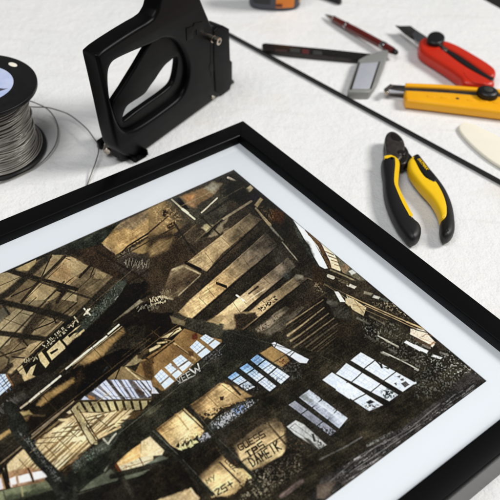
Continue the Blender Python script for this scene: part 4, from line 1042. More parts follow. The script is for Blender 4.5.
    def pane(s, c1, c2, mul, n=(3, 9), mc=(110, 112, 120), **k):
        a, b, c, d = [np.array(v) for v in q(s)]
        fill([a, b, c, d], c1, c2, 0.5, var=0.06, **k)
        for i in range(1, n[1]): t = i / n[1]; line([a + (d - a) * t, b + (c - b) * t], 0.35, mc, None, 0.35, 0.4)
        for i in range(1, n[0]): t = i / n[0]; line([a + (b - a) * t, d + (c - d) * t], 0.35, mc, None, 0.35, 0.55)
        for t in mul: line([a + (d - a) * t, b + (c - b) * t], 1.1, (40, 40, 42), None, 0.4)
    pane('128,145 195,94 452,284 395,352', (206, 212, 222), (176, 182, 196), (0.33, 0.72))
    f('130,148 165,120 250,190 210,190', (150, 154, 156), (104, 108, 106), 1.2); f('215,180 400,330 430,300 245,165', (228, 232, 240), None, 1.5, a=0.7); f('185,180 390,345 420,310 230,170', (120, 124, 140), (150, 154, 168), 0.8, a=0.75)
    pane('58,195 100,168 375,372 338,402', (164, 166, 178), (128, 130, 142), (0.3, 0.68)); sp('230,320 380,370 340,410 250,360', (30, 28, 26), 0.46)
    f('45,340 105,298 160,325 312,462 258,492 100,392', (216, 216, 214), (180, 180, 176), 0.7); l('60,355 100,320 290,470', 4, (120, 120, 118)); l('70,350 270,480', 5, (130, 130, 126)); f('210,390 225,388 240,440 225,440', (50, 46, 40), None, 0.7); f('160,415 190,420 260,490 230,490', (60, 56, 48), None, 0.9, a=0.9); sp('240,400 320,460 260,500', (60, 56, 50), 0.46)
    sp('170,60 470,250 440,290 250,150', (52, 46, 38), 0.5, a=0.7); sp('40,420 160,420 200,500 40,500', (90, 70, 52), 0.55, a=0.7)
    at(345, 340)
    WP = (228, 234, 246); WQ = (210, 220, 238)
    pane('38,132 106,78 472,282 386,342', WP, WQ, (0.26, 0.64), (3, 12), (160, 176, 204))
    for s in ('225,155 245,150 255,185 242,185', '255,175 300,178 290,192', '196,130 215,132 240,160 228,160'): f(s, (36, 34, 30), None, 0.5)
    pane('-60,220 10,150 356,362 296,405', WP, WQ, (0.3, 0.66), (3, 12), (160, 176, 204))
    pane('-150,262 -86,212 255,430 162,470', WP, WQ, (0.3, 0.66), (3, 12), (160, 176, 204))
    f('-50,290 0,275 90,330 30,390 -60,330', WP, WQ, 0.6)
    for s in ('375,285 405,270 430,295 400,312', '345,240 372,232 365,250', '370,258 390,250 392,264 375,268', '330,285 345,280 345,300'): f(s, (64, 60, 60), (96, 92, 92), 0.6)
    sp('240,340 310,310 340,370 270,390', (40, 50, 46), 0.46, a=1); sp('120,420 250,430 160,470', (52, 50, 46), 0.48, a=1); f('140,410 170,395 200,410 160,425', (34, 36, 36), None, 0.7)
    l('40,140 180,195 390,330', 26, (34, 32, 26), a=0)  
    l('30,140 120,185 385,345', 1, (60, 58, 54)); 
    l('-90,200 -20,150 40,140 380,350', 1, (40, 38, 34), a=0)
    # general grit of the printed picture: grime streaks along and across the beams, then fine grain
    lum = CV.mean(axis=2)
    amp = np.clip((0.86 - lum) / 0.2, 0.04, 1)
    grime = (con(STB, 2.0) - 0.5) * 0.13 + (con(STP, 2.0) - 0.5) * 0.12 + (con(NZ, 1.8) - 0.5) * 0.30 + (con(SPK, 1.5) - 0.5) * 0.12 + (con(fbm(PXX / 22, PYY / 22, 3, 70), 2.2) - 0.5) * 0.22
    grime = grime + (con(fbm(PXX / 0.9, PYY / 0.9, 3, 80), 2.0) - 0.5) * np.clip((0.34 - lum) / 0.2, 0, 1) * 0.55
    CV[:] = CV * (1 + (grime * amp)[..., None])
    fleck = np.clip((fbm(PXX / 1.1, PYY / 1.1, 2, 90) - 0.66) * 5, 0, 1) * np.clip((0.26 - lum) / 0.15, 0, 1) * con(fbm(PXX / 18, PYY / 18, 3, 95), 3.0)
    CV[:] = CV + fleck[..., None] * 0.07 * np.array((1.0, 0.94, 0.82))
    CV[:] = 0.88 * CV + 0.12 * blur(CV, 2.5)
    CV[:] = CV + 0.9 * (CV - blur(CV, 0.9))
    CV[:] = np.clip(CV, 0, 1)
    gy = CV.mean(axis=2, keepdims=True)
    CV[:] = gy + (CV - gy) * 0.88
    CV[:] = np.clip(CV + 0.28 * (CV - 0.24) * np.clip(1.15 - CV, 0, 1), 0.012, 0.96)


paint()


def print_mesh():
    # homography: print plane (s,t) -> the drawing sheet used above
    NS = 720; step = (P_S1 - P_S0) / NS
    NTn = int((P_T1 - P_T0) / step)
    s = np.linspace(P_S0, P_S1, NS + 1); t = np.linspace(P_T0, P_T1, NTn + 1)
    SS, TT = np.meshgrid(s, t)
    zc = MZ - 0.0007
    P = FO[None, None, :] + SS[..., None] * FA + TT[..., None] * FB + np.array([0, 0, zc])
    d = P + np.array([0, 0, 0.0007]) - CAMP
    zz = d @ FW
    u = 250 + F_PX * (d @ RT) / zz; v = 250 - F_PX * (d @ UP) / zz
    # parts of the sheet beyond the drawing are continued by reflection
    u = np.where(u < X0 + 1, 2 * (X0 + 1) - u, u); v = np.where(v > Y1 - 1, 2 * (Y1 - 1) - v, v)
    fx = np.clip((u - X0) * K - 0.5, 0, CW - 1.001); fy = np.clip((v - Y0) * K - 0.5, 0, CH - 1.001)
    ix = fx.astype(int); iy = fy.astype(int); ax = (fx - ix)[..., None]; ay = (fy - iy)[..., None]
    c = (CV[iy, ix] * (1 - ax) + CV[iy, ix + 1] * ax) * (1 - ay) + (CV[iy + 1, ix] * (1 - ax) + CV[iy + 1, ix + 1] * ax) * ay
    lin = np.where(c <= 0.04045, c / 12.92, ((c + 0.055) / 1.055) ** 2.4)
    h, w = SS.shape
    me = bpy.data.meshes.new('print')
    co = P.reshape(-1, 3).astype(np.float32)
    idx = np.arange(h * w).reshape(h, w)
    quads = np.stack([idx[:-1, :-1], idx[:-1, 1:], idx[1:, 1:], idx[1:, :-1]], -1).reshape(-1, 4)
    me.vertices.add(h * w); me.vertices.foreach_set('co', co.ravel())
    me.loops.add(quads.size); me.loops.foreach_set('vertex_index', quads.ravel().astype(np.int32))
    me.polygons.add(len(quads)); me.polygons.foreach_set('loop_start', np.arange(0, quads.size, 4, dtype=np.int32))
    me.update(calc_edges=True); me.validate()
    ca = me.color_attributes.new('ink', 'FLOAT_COLOR', 'POINT')
    rgba = np.ones((h * w, 4), np.float32); rgba[:, :3] = lin.reshape(-1, 3)
    ca.data.foreach_set('color', rgba.ravel())
    if me.polygons[0].normal.z < 0: me.flip_normals()
    m = bpy.data.materials.new('photographic_paper'); m.use_nodes = True
    nt = m.node_tree; b = nt.nodes['Principled BSDF']
    at_ = nt.nodes.new('ShaderNodeAttribute'); at_.attribute_name = 'ink'
    nt.links.new(at_.outputs['Color'], b.inputs['Base Color'])
    b.inputs['Roughness'].default_value = 0.6; b.inputs['Specular IOR Level'].default_value = 0.05
    return settle(link('print', me, m, frame_t))


print_mesh()


def glass_material():
    m = bpy.data.materials.new('picture_glass'); m.use_nodes = True
    nt = m.node_tree; nt.nodes.remove(nt.nodes['Principled BSDF'])
    out = nt.nodes['Material Output']
    tr = nt.nodes.new('ShaderNodeBsdfTransparent'); tr.inputs['Color'].default_value = (0.985, 0.99, 0.988, 1)
    gl = nt.nodes.new('ShaderNodeBsdfGlossy'); gl.inputs['Roughness'].default_value = 0.03
    fr = nt.nodes.new('ShaderNodeFresnel'); fr.inputs['IOR'].default_value = 1.22
    mx = nt.nodes.new('ShaderNodeMixShader')
    nt.links.new(fr.outputs[0], mx.inputs[0]); nt.links.new(tr.outputs[0], mx.inputs[1]); nt.links.new(gl.outputs[0], mx.inputs[2])
    nt.links.new(mx.outputs[0], out.inputs['Surface'])
    return m


sheet('glass_pane', e_, LB - e_, e_, LA - e_, MZ + 0.0022, 0.0018, glass_material())

# ------------------------------------------------------------------ staple gun
def staple_gun():
    A = tab(142, 160); B = tab(234, 92)
    e = (B - A) / np.linalg.norm(B - A); n = np.array([-e[1], e[0], 0]); z = np.array([0, 0, 1.0])
    A = A + n * 0.006
    root = thing('staple_gun', 'black metal staple gun standing upright behind the frame with a silver knob at its heel', 'staple gun', tuple(A))

    def g(x, y, off=0.0):
        P = onv(x, y, A + n * off, n)
        return (float(np.dot(P - A, e)), float(P[2]))

    def gp(name, px, off0, off1, bevel, m, parent=root, sm=0, holes=(), ref=None, zmin=0.0006):
        """side-on plate between depths off0 (near) and off1 (far)"""
        r = off0 if ref is None else ref
        o = [g(x, y, r) for x, y in px]
        o = [(a, max(b, zmin)) for a, b in o]
        outs = [chaikin(o) if sm == -1 else cr(o, sm) if sm else o]
        for h in holes: outs.append(cr([g(x, y, r) for x, y in h], 5))
        c = A + n * ((off0 + off1) / 2)
        me = plate_mesh(name, outs, abs(off1 - off0) / 2, bevel, c, e, z, 4)
        return settle(link(name, me, m, parent))

    T = 0.020
    outline = [(97, 57), (104, 50.5), (114, 43.5), (127, 35), (140, 27), (148, 22.5), (154, 18), (158, 11), (160, 2), (164, -12), (176, -22), (190, -22), (198, -10),
               (205, 8), (213, 27), (218, 27), (224.5, 31), (226, 60), (227.5, 86), (222, 96), (213, 102), (196, 114.5), (178, 128), (160, 142), (146, 153.5), (134, 158), (124, 156), (117, 149), (113, 133), (107, 103), (101, 75)]
    hole = [(109.5, 75), (111, 67), (116, 61), (130, 54), (143, 48.5), (155, 43.5), (165, 39), (176, 41), (184, 51), (189, 66), (188, 82), (181, 97), (162, 112.5), (142, 126), (131, 131), (124, 130), (118, 121), (112, 102), (110, 88)]
    body = gp('body', outline, 0, T, 0.0040, MT['gun'], holes=[hole], sm=-1)
    # recessed squeeze lever seen inside the opening
    lever = [(150, 44), (160, 37), (178, 36), (190, 50), (196, 70), (193, 88), (180, 106), (160, 120), (140, 132), (126, 134), (117, 124), (112, 107), (123, 88), (136, 67)]
    lhole = [(177, 57.5), (176.5, 70), (173, 83), (164, 92), (150, 102), (136, 112), (124, 121), (124, 115), (127.5, 107), (134, 102), (141, 97.5), (146, 93.5), (150.5, 87), (156, 79.5), (159.5, 74), (165, 66.5), (170, 62)]
    gp('squeeze_lever', lever, 0.0062, 0.0135, 0.0022, MT['gun_in'], holes=[lhole], sm=3)
    # front guide and nose
    gp('nose_plate', [(214, 31), (218, 27.5), (224, 26), (229.5, 29), (230, 45), (230.5, 60), (232.5, 62), (232.5, 82), (230, 90), (223, 95), (216, 92), (214, 60)], -0.0012, T - 0.002, 0.0012, MT['gun'])
    gp('guide_slot', [(210.8, 40), (213.2, 40), (213.4, 63), (214.6, 66), (214.4, 70), (213, 72), (212.8, 77), (211, 77), (210.8, 72), (209.4, 70), (209.2, 66), (210.6, 63)], -0.0003, 0.002, 0.0001, MT['gun_in'])
    gp('raised_emblem', [(186.5, 28.5), (193.5, 26), (194.5, 23), (203, 21.5), (203.8, 33), (197, 35.5), (196.6, 29.5), (193, 30.8), (193.4, 38), (187, 41)], -0.0007, 0.002, 0.0005, MT['gun_in'])
    gp('staple_gate', [(230, 84), (233.5, 80), (235, 85), (232.5, 90), (229, 91)], 0.004, 0.016, 0.001, MT['black'])
    # top cover on the pressure housing, bright bolt, lower rivet
    P = A + e * g(210.5, 37.8)[0] + z * g(210.5, 37.8)[1]
    bolt = lathe_bar('bolt', P - n * 0.0120 - e * 0.0005, P + n * 0.002, [(0, 0.002), (0.03, 0.0041), (0.3, 0.0043), (0.33, 0.0033), (0.55, 0.0033), (0.57, 0.0040), (1, 0.0040)], MT['nickel'], root)
    lathe_bar('bolt_socket', P - n * 0.0123 - e * 0.0005, P - n * 0.0119 - e * 0.0005, [(0, 0.0001), (0.01, 0.0017), (1, 0.0017)], MT['black'], bolt)
    P = A + e * g(213, 97)[0] + z * g(213, 97)[1]
    lathe_bar('rivet', P - n * 0.0016, P + n * 0.001, [(0, 0.0003), (0.02, 0.0018), (0.4, 0.0024), (1, 0.0026)], MT['nickel'], root)
    # heel: magazine channel, rear clip, pusher knob
    zc = 0.0
    h0 = A + e * g(124, 154)[0]
    gp('magazine', [(118, 147), (124, 144), (214, 80), (228, 76), (228, 88), (214, 101), (146, 153.5), (130, 163), (121, 160)], 0.004, 0.016, 0.0008, MT['gun_in'])
    hz = 0.019
    Hs = g(121, 150)[0]
    foot = A + e * (Hs + 0.004)
    # channel-shaped clip that lies across the heel
    q0 = tab(119.5, 146.5); q1 = tab(141, 160.5)
    cd = (q1 - q0) / np.linalg.norm(q1 - q0); cs_ = np.array([-cd[1], cd[0], 0]); CL = np.linalg.norm(q1 - q0)
    if np.dot(cs_, e) < 0: cs_ = -cs_
    clip = box_frame('heel_clip', q0, cd, cs_, z, (0, -0.006, 0.0006), (CL, 0.008, 0.0022), MT['gun'], root, 0.0005)
    for o_, h0_, h1_ in ((-0.0066, 0.008, 0.0062), (0.0086, 0.013, 0.0085)):
        bm = bmesh.new()
        prof = [(-0.002, 0.0005), (CL - 0.002, 0.0005), (CL + 0.001, 0.003), (CL, h1_), (CL * 0.45, h1_ * 0.9), (-0.002, h0_)]
        a = [bm.verts.new(q0 + cd * s_ + cs_ * (o_ - 0.0008) + z * z_) for s_, z_ in prof]; b = [bm.verts.new(q0 + cd * s_ + cs_ * (o_ + 0.0008) + z * z_) for s_, z_ in prof]
        bm.faces.new(a); bm.faces.new(b[::-1])
        for i in range(6): bm.faces.new((a[i], a[(i + 1) % 6], b[(i + 1) % 6], b[i]))
        from_bm('clip_cheek', bm, MT['gun_in'], clip, sm=False)
    foot = tab(111, 149)
    box_frame('heel_block', foot, e, -n, z, (0.002, -0.012, 0.0005), (0.016, 0.002, 0.022), MT['gun_in'], root, 0.0012)
    K0 = tab(107.2, 148.2, 0.009)
    kb = lathe_bar('pusher_knob', K0 - e * 0.005 - n * 0.004, K0 + e * 0.010 + n * 0.006, [(0, 0.0008), (0.03, 0.0032), (0.12, 0.0042), (0.45, 0.0044), (0.5, 0.0030), (0.62, 0.0030), (0.64, 0.0046), (0.8, 0.0046), (0.82, 0.0026), (1, 0.0026)], MT['nickel'], root)
    K1 = tab(100.5, 142.5, 0.007)
    box_frame('release_tab', K1, e, -n, z, (-0.003, -0.003, -0.0065), (0.008, 0.003, 0.003), MT['gun'], root, 0.001)


staple_gun()


# ------------------------------------------------------------------ wire spool
def wire_spool():
    cx, cy, R, H = -0.26876, 0.64997, 0.05575, 0.07633
    root = thing('wire_spool', 'black plastic spool wound with grey picture wire, a loose strand trailing off it', 'wire spool', (cx, cy, 0))
    SEG = 96
    def lathe(name, prof, m, parent=root, ang=35):
        bm = bmesh.new(); rings = []
        for r, z in prof: rings.append([bm.verts.new((cx + r * math.cos(2 * math.pi * k / SEG), cy + r * math.sin(2 * math.pi * k / SEG), z)) for k in range(SEG)])
        n = len(prof)
        for i in range(n):
            a, b = rings[i], rings[(i + 1) % n]
            for k in range(SEG): bm.faces.new((a[k], a[(k + 1) % SEG], b[(k + 1) % SEG], b[k]))
        return from_bm(name, bm, m, parent, ang=ang)
    # flanges; the top one is pierced by a small oval tie hole
    lathe('flange', [(0.008, 0.0005), (R - 0.001, 0.0005), (R, 0.0015), (R, 0.0035), (R - 0.001, 0.0046), (0.008, 0.0046)], MT['spool'])
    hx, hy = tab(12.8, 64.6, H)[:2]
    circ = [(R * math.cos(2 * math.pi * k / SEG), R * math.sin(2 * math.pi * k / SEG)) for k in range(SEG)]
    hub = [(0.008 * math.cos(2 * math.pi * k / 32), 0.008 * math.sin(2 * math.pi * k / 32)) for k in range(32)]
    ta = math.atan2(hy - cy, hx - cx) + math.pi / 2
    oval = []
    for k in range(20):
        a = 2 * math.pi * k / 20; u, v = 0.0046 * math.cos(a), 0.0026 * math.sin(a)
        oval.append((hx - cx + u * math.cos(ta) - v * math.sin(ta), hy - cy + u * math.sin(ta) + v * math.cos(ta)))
    me = plate_mesh('flange', [circ, hub, oval], 0.0021, 0.0008, (cx, cy, H - 0.0021), (1, 0, 0), (0, 1, 0))
    settle(link('flange', me, MT['spool'], root))
    me = plate_mesh('hole_plug', [[(ox_ * 1.15 - (hx - cx) * 0.15, oy_ * 1.15 - (hy - cy) * 0.15) for ox_, oy_ in oval]], 0.0008, 0.0002, (cx, cy, H - 0.0006), (1, 0, 0), (0, 1, 0))  # pale oval plug added so the hole reads white
    settle(link('hole_plug', me, MT['ivory'], root))
    lathe('core', [(0.012, 0.004), (0.030, 0.004), (0.030, H - 0.004), (0.012, H - 0.004)], MT['spool'])
    # paper label with faint blue print
    lm = mat('spool_label', (212, 216, 234), 0.55, c2=(150, 170, 216), nscale=70)
    ring = [(0.0335 * math.cos(2 * math.pi * k / 64), 0.0335 * math.sin(2 * math.pi * k / 64)) for k in range(64)]
    me = plate_mesh('label', [ring, hub], 0.00012, 0.00002, (cx, cy, H + 0.00013), (1, 0, 0), (0, 1, 0))
    lab = settle(link('label', me, lm, root))
    dark = [tab(x, y, H)[:2] - np.array((cx, cy)) for x, y in ((-6, 90.5), (0, 88.5), (4, 89), (8, 88.6), (3, 90.4), (-2, 92), (-6, 93))]
    me = plate_mesh('label_mark', [dark], 0.00006, 0.00001, (cx, cy, H + 0.00034), (1, 0, 0), (0, 1, 0))
    settle(link('label_mark', me, MT['slate'], lab))
    # winding: many wire turns, each slightly tilted, over a grey body
    lathe('winding_body', [(0.0300, 0.006), (0.0425, 0.006), (0.0425, 0.02), (0.0412, H - 0.0065), (0.030, H - 0.0065)], MT['wire_d'])
    bm = bmesh.new(); r_ = random.Random(5)
    def ringwire(rad, z, tilt, ph, w, wob):
        n = 72; seg = 6; rings = []
        for i in range(n):
            a = 2 * math.pi * i / n
            rr = rad + wob * math.sin(3 * a + ph * 2); c = Vector((cx + rr * math.cos(a), cy + rr * math.sin(a), z + tilt * math.cos(a - ph)))
            o = Vector((math.cos(a), math.sin(a), 0))
            rings.append([bm.verts.new(c + o * (w * math.cos(t)) + Vector((0, 0, w * math.sin(t)))) for t in [2 * math.pi * k / seg for k in range(seg)]])
        for i in range(n):
            a, b = rings[i], rings[(i + 1) % n]
            for k in range(seg): bm.faces.new((a[k], a[(k + 1) % seg], b[(k + 1) % seg], b[k]))
    z = 0.0068
    while z < H - 0.0075:
        f_ = (z - 0.006) / (H - 0.012)
        rad = 0.0436 - 0.0014 * f_ + r_.uniform(-0.0005, 0.0006)
        t_ = min(r_.uniform(0.0008, 0.0042), z - 0.0058, H - 0.0065 - z)
        ringwire(rad, z, max(t_, 0.0003), r_.uniform(-0.8, 0.8) + 2.6, 0.00078, r_.uniform(0, 0.0004)); z += r_.uniform(0.0011, 0.0017)
    for k in range(12):
        ringwire(0.0448 + r_.uniform(-0.0004, 0.0008), r_.uniform(0.016, H - 0.016), r_.uniform(0.004, 0.009), r_.uniform(0, 6.28), 0.0008, 0.0005)
    # slack turns fallen on to the lower flange
    for rad, zz, t_ in ((0.0475, 0.0085, 0.0020), (0.0495, 0.0080, 0.0024), (0.0465, 0.011, 0.003), (0.0515, 0.0064, 0.0008)): ringwire(rad, zz, t_, 2.2, 0.0008, 0.0006)
    wd = from_bm('wire_winding', bm, MT['wire'], root, ang=80)
    # loose strand: leaves the spool behind, loops round, runs past the staple gun to the frame
    P = []
    def T_(x, y, zz): P.append(tab(x, y, zz))
    for x, y, zz in ((10, 98, .03), (22, 99, .03), (30, 101, .024), (38, 104, .018), (46, 108, .012), (52, 114, .009), (56.5, 122, .007), (58, 130, .006), (57, 140, .005), (53, 149, .004), (45, 159, .003), (34, 168, .002), (22, 174, .002), (10, 179.5, .002), (-4, 184, .002), (-20, 188, .002)): T_(x, y, zz)
    tube('loose_strand', cr(P, 8, False), 0.00062, MT['wire_d'], root, 8)
    P = []
    for x, y, zz in ((24, 106, .03), (34, 107, .026), (47, 107.5, .020), (57, 110, .014), (68, 114, .011), (78, 121, .010), (87, 129, .010), (93, 137, .010), (97.5, 144, .009), (98.5, 151, .008), (96, 161, .006), (92, 172, .004), (87.5, 184, .0015), (84, 194, .0012)): T_(x, y, zz)
    tube('loose_strand', cr(P, 8, False), 0.00062, MT['wire_d'], root, 8)


wire_spool()


# ------------------------------------------------------------------ diagonal pliers
def pliers():
    root = thing('pliers', 'diagonal cutting pliers with black and yellow cushioned grips lying half open', 'pliers', tuple(tab(415, 180)))
    zt = 0.0165
    # head
    head = flat('jaw', [(385.3, 148), (384.6, 140), (386.6, 134), (391, 131.8), (396, 133), (400.5, 136.5), (403.5, 140.5), (405, 146), (404.5, 152), (402, 158), (397, 162), (390, 162), (386.3, 157)], zt, 0.011, 0.0028, MT['jaw'], root, 3)
    flat('cutting_bevel', [(390.5, 133.3), (396, 134), (400.8, 138), (402.6, 141.5), (396.5, 141.8), (391.5, 139.2)], zt + 0.0003, 0.003, 0.0008, MT['pivot'], head, 2)
    flat('jaw', [(384.3, 142.5), (386.2, 142), (388, 150), (389, 157), (386, 158), (383.8, 150)], zt - 0.003, 0.008, 0.0018, MT['pivot'], root, 3)
    flat('joint', [(399, 152), (404.5, 146.5), (408.2, 150.5), (409, 156), (407, 163), (402, 165), (398, 160)], zt - 0.0016, 0.011, 0.0025, MT['pivot'], root, 3)
    c = tab(401.5, 152.5, zt)
    lathe_bar('rivet', c - np.array([0, 0, 0.006]), c + np.array([0, 0, 0.0009]), [(0, 0.0044), (0.86, 0.0044), (1, 0.0034)], MT['pivot'], root)
    # tangs
    flat('tang', [(388, 155), (400, 153), (400, 172), (395, 180), (388, 175)], zt - 0.003, 0.007, 0.0015, MT['pivot'], root, 2)
    flat('tang', [(402, 154), (408, 152), (418, 166), (416, 176), (408, 166)], zt - 0.003, 0.007, 0.0015, MT['pivot'], root, 2)
    # left grip
    gl = flat('grip', [(383.4, 158), (391, 155.8), (398, 158.6), (398.3, 168), (398.2, 180), (399.8, 190), (405.5, 204.5), (413.5, 218), (420.2, 224.5), (421.6, 231), (419.5, 237), (414.5, 240), (408.5, 238), (402.5, 231.5), (396.5, 223), (389, 208), (384.6, 193), (383.2, 177), (381.6, 164)], zt, 0.0155, 0.0062, MT['grip'], root, 4)
    flat('yellow_inlay', [(394.3, 157), (397.6, 158.6), (398.4, 166), (397.6, 176), (397.5, 184), (399.6, 190.5), (405.5, 204), (412.8, 217.5), (409.5, 217.5), (402.3, 204.3), (396.2, 191.5), (394.2, 184.5), (395.3, 172), (395.4, 163), (390.5, 158.8), (384.3, 160.3), (384, 158.6), (390, 156.3)], zt + 0.0002, 0.0125, 0.0035, MT['yellow'], gl, 3)
    # right grip
    gr = flat('grip', [(408.2, 160.5), (412.5, 156), (418.5, 154.8), (424, 161), (431, 170), (438.5, 179), (446.5, 190.5), (452.5, 205), (455, 220), (454.8, 230), (451, 235.8), (446, 237.3), (441.8, 234), (440.4, 226), (441, 219), (438.6, 209.5), (431.6, 197.5), (420, 185), (410, 172.5), (407.8, 165)], zt, 0.0155, 0.0060, MT['grip'], root, 4)
    flat('yellow_inlay', [(408.6, 160.8), (412, 157.2), (415, 158.5), (420.5, 170), (427, 178.5), (435.5, 181), (441.5, 189.5), (446, 199.5), (448.2, 209), (447.3, 217.5), (443.2, 219.6), (440.8, 218.5), (438.2, 209.7), (431.2, 197.8), (419.8, 185.2), (410.2, 172.3), (408.2, 165.5)], zt + 0.0006, 0.0130, 0.0038, MT['yellow'], gr, 3)
    pn = flat('grip_panel', [(413.2, 157.6), (418.6, 155.6), (426, 164.5), (435, 176), (437, 180), (434, 182), (429, 179.5), (421.5, 170.5)], zt + 0.0011, 0.004, 0.0008, MT['black'], gr, 0)
    a = tab(418.5, 160.8, zt); b = tab(429, 173.5, zt); X = b - a; X[2] = 0; Y = np.array([-X[1], X[0], 0])
    cc = (tab(417, 159.5, zt) + tab(427.5, 171.5, zt)) / 2 + np.array([0.0006, 0.0004, 0.0013])
    text_mesh('lettering', 'FATMAX', 0.0048, cc, X, Y, MT['yellow'], pn)


pliers()


# ------------------------------------------------------------------ yellow snap-off knife
def yellow_knife():
    root = thing('utility_knife', 'yellow snap off utility knife with black thumb wheel', 'utility knife', tuple(tab(445, 98)))
    z = 0.0135
    lo = flat('handle', [(404.5, 91), (420, 91.8), (450, 93.6), (480, 96.2), (520, 98.6), (560, 102), (558, 121), (520, 115.5), (470, 109.3), (430, 104.4), (406, 101.6), (404, 97)], z, 0.0125, 0.004, MT['kyellow'], root, 0)
    flat('handle_rail', [(405.5, 83.2), (440, 84.6), (475, 87.4), (520, 91), (560, 95), (560, 98.5), (520, 94.5), (475, 90.4), (440, 87.9), (405, 86.4)], z + 0.0004, 0.0125, 0.0017, MT['kyellow'], root, 0)
    ch = flat('blade_channel', [(390, 84.6), (404, 85.6), (440, 87.4), (475, 90), (520, 94.2), (560, 98), (560, 101.5), (520, 98.2), (475, 95.6), (440, 92.8), (404, 90.6), (391, 88.6)], z - 0.0022, 0.009, 0.0008, MT['dsteel'], root, 0)
    bl = flat('blade', [(385, 88.6), (387.6, 85.8), (391, 85), (404, 88), (404, 92.6), (390, 91.8)], z - 0.0040, 0.0022, 0.0003, MT['pale'], root, 0)
    flat('blade_hook', [(384, 88.8), (390.5, 83.8), (393.5, 85.8), (389, 88.8), (388.6, 92), (385.4, 92.4)], z - 0.0018, 0.004, 0.0005, MT['nickel'], bl, 0)
    # ribs and a round eyelet pressed into the handle
    e0 = tab(457.5, 98.5, z)
    lathe_bar('eyelet', e0 - np.array([0, 0, 0.001]), e0 + np.array([0, 0, 0.0004]), [(0, 0.0020), (0.8, 0.0020), (1, 0.0015)], MT['rust'], lo)
    for x, y in ((431, 95.6), (445, 96.7), (471, 99.4), (484, 100.6), (497, 102)):
        flat('grip_rib', [(x - 3.4, y - 0.5), (x + 3.4, y), (x + 3.6, y + 1.5), (x - 3.2, y + 1.0)], z + 0.0006, 0.002, 0.0005, MT['kyellow'], lo, 3)
    c = tab(487.8, 91.8, z + 0.005)
    wh = lathe_bar('thumb_wheel', c - np.array([0, 0, 0.006]), c + np.array([0, 0, 0.0030]), [(0, 0.0080), (0.1, 0.0108), (0.2, 0.0114), (0.72, 0.0114), (0.86, 0.0106), (0.97, 0.0086), (1, 0.0070)], MT['black'], root, 48)
    bm = bmesh.new()
    for k in range(26):
        a = 2 * math.pi * k / 26; d = np.array([math.cos(a), math.sin(a), 0]); t = np.array([-d[1], d[0], 0]); zz = np.array([0, 0, 1.0])
        vs = [bm.verts.new(c + d * r + t * s + zz * h) for r in (0.0108, 0.0119) for s in (-0.0006, 0.0006) for h in (-0.0045, 0.0008)]
        for f_ in ((0, 1, 3, 2), (4, 6, 7, 5), (0, 4, 5, 1), (2, 3, 7, 6), (0, 2, 6, 4), (1, 5, 7, 3)): bm.faces.new([vs[i] for i in f_])
    from_bm('knurling', bm, MT['black'], wh, sm=False)
    lathe_bar('wheel_cap', c + np.array([0, 0, 0.0030]), c + np.array([0, 0, 0.0042]), [(0, 0.0052), (0.5, 0.0052), (1, 0.0036)], MT['sage'], wh)


yellow_knife()


# ------------------------------------------------------------------ red knife
def red_knife():
    root = thing('utility_knife', 'red curved utility knife with black slide button and blade out', 'utility knife', tuple(tab(455, 62)))
    z = 0.0165
    hd = flat('handle', [(418.8, 43), (421.5, 39.5), (426, 38.2), (432, 41.5), (441, 48.5), (452, 57.5), (466, 67.5), (480, 75.5), (493, 81.5), (494, 85), (488, 86.6), (477, 85.8), (466, 84.4), (461.5, 82), (460, 79), (456, 75.5), (447, 69), (436, 62), (425, 55), (419.5, 50)], z, 0.016, 0.005, MT['red'], root, 3)
    flat('spine_rail', [(439, 41.5), (448, 42.5), (460, 47.5), (474, 55.5), (487, 63.5), (494.5, 69.5), (495.8, 74.5), (493, 77.5), (488, 76), (474, 66.5), (458, 55.5), (444, 47.5)], z + 0.0022, 0.016, 0.0038, MT['red'], root, 3)
    flat('slide_slot', [(440, 46), (446, 47), (460, 55.5), (475, 65.5), (490, 74.5), (494, 78.5), (491, 81), (478, 73.5), (462, 63.5), (448, 53.5), (441, 49)], z + 0.0004, 0.010, 0.0006, MT['black'], root, 0)
    flat('slide_plate', [(441, 44.8), (444.5, 45.2), (448.5, 48.6), (447, 51), (443, 50)], z + 0.0010, 0.004, 0.0004, MT['nickel'], root, 0)
    for k in range(4):
        x, y = 461 + k * 5.4, 82 + k * 1.8
        pass
    flat('belly_recess', [(463, 72), (468, 74), (479, 79.5), (486, 83), (482, 83.8), (473, 82), (467, 78)], z + 0.0006, 0.002, 0.0008, MT['red'], hd, 3)
    flat('blade', [(395.3, 25.2), (400, 26), (410.5, 25.8), (425, 36.5), (421, 43), (413, 39.5), (405, 34)], z - 0.005, 0.0012, 0.0003, MT['dsteel'], root, 0)
    flat('blade_holder', [(411.5, 34), (417, 30.5), (427, 37), (421.5, 43.5), (416.5, 41)], z - 0.0030, 0.0045, 0.0006, MT['steel'], root, 0)
    c = tab(436, 38, z + 0.004)
    sb = flat('slide_button', [(427, 37.5), (429.5, 33.5), (434.5, 31.8), (440, 32.5), (444, 35.2), (445, 38.2), (443, 42), (438, 44), (432, 43.2), (428, 41)], z + 0.0062, 0.007, 0.0024, MT['black'], root, 4)
    return root


red_knife()


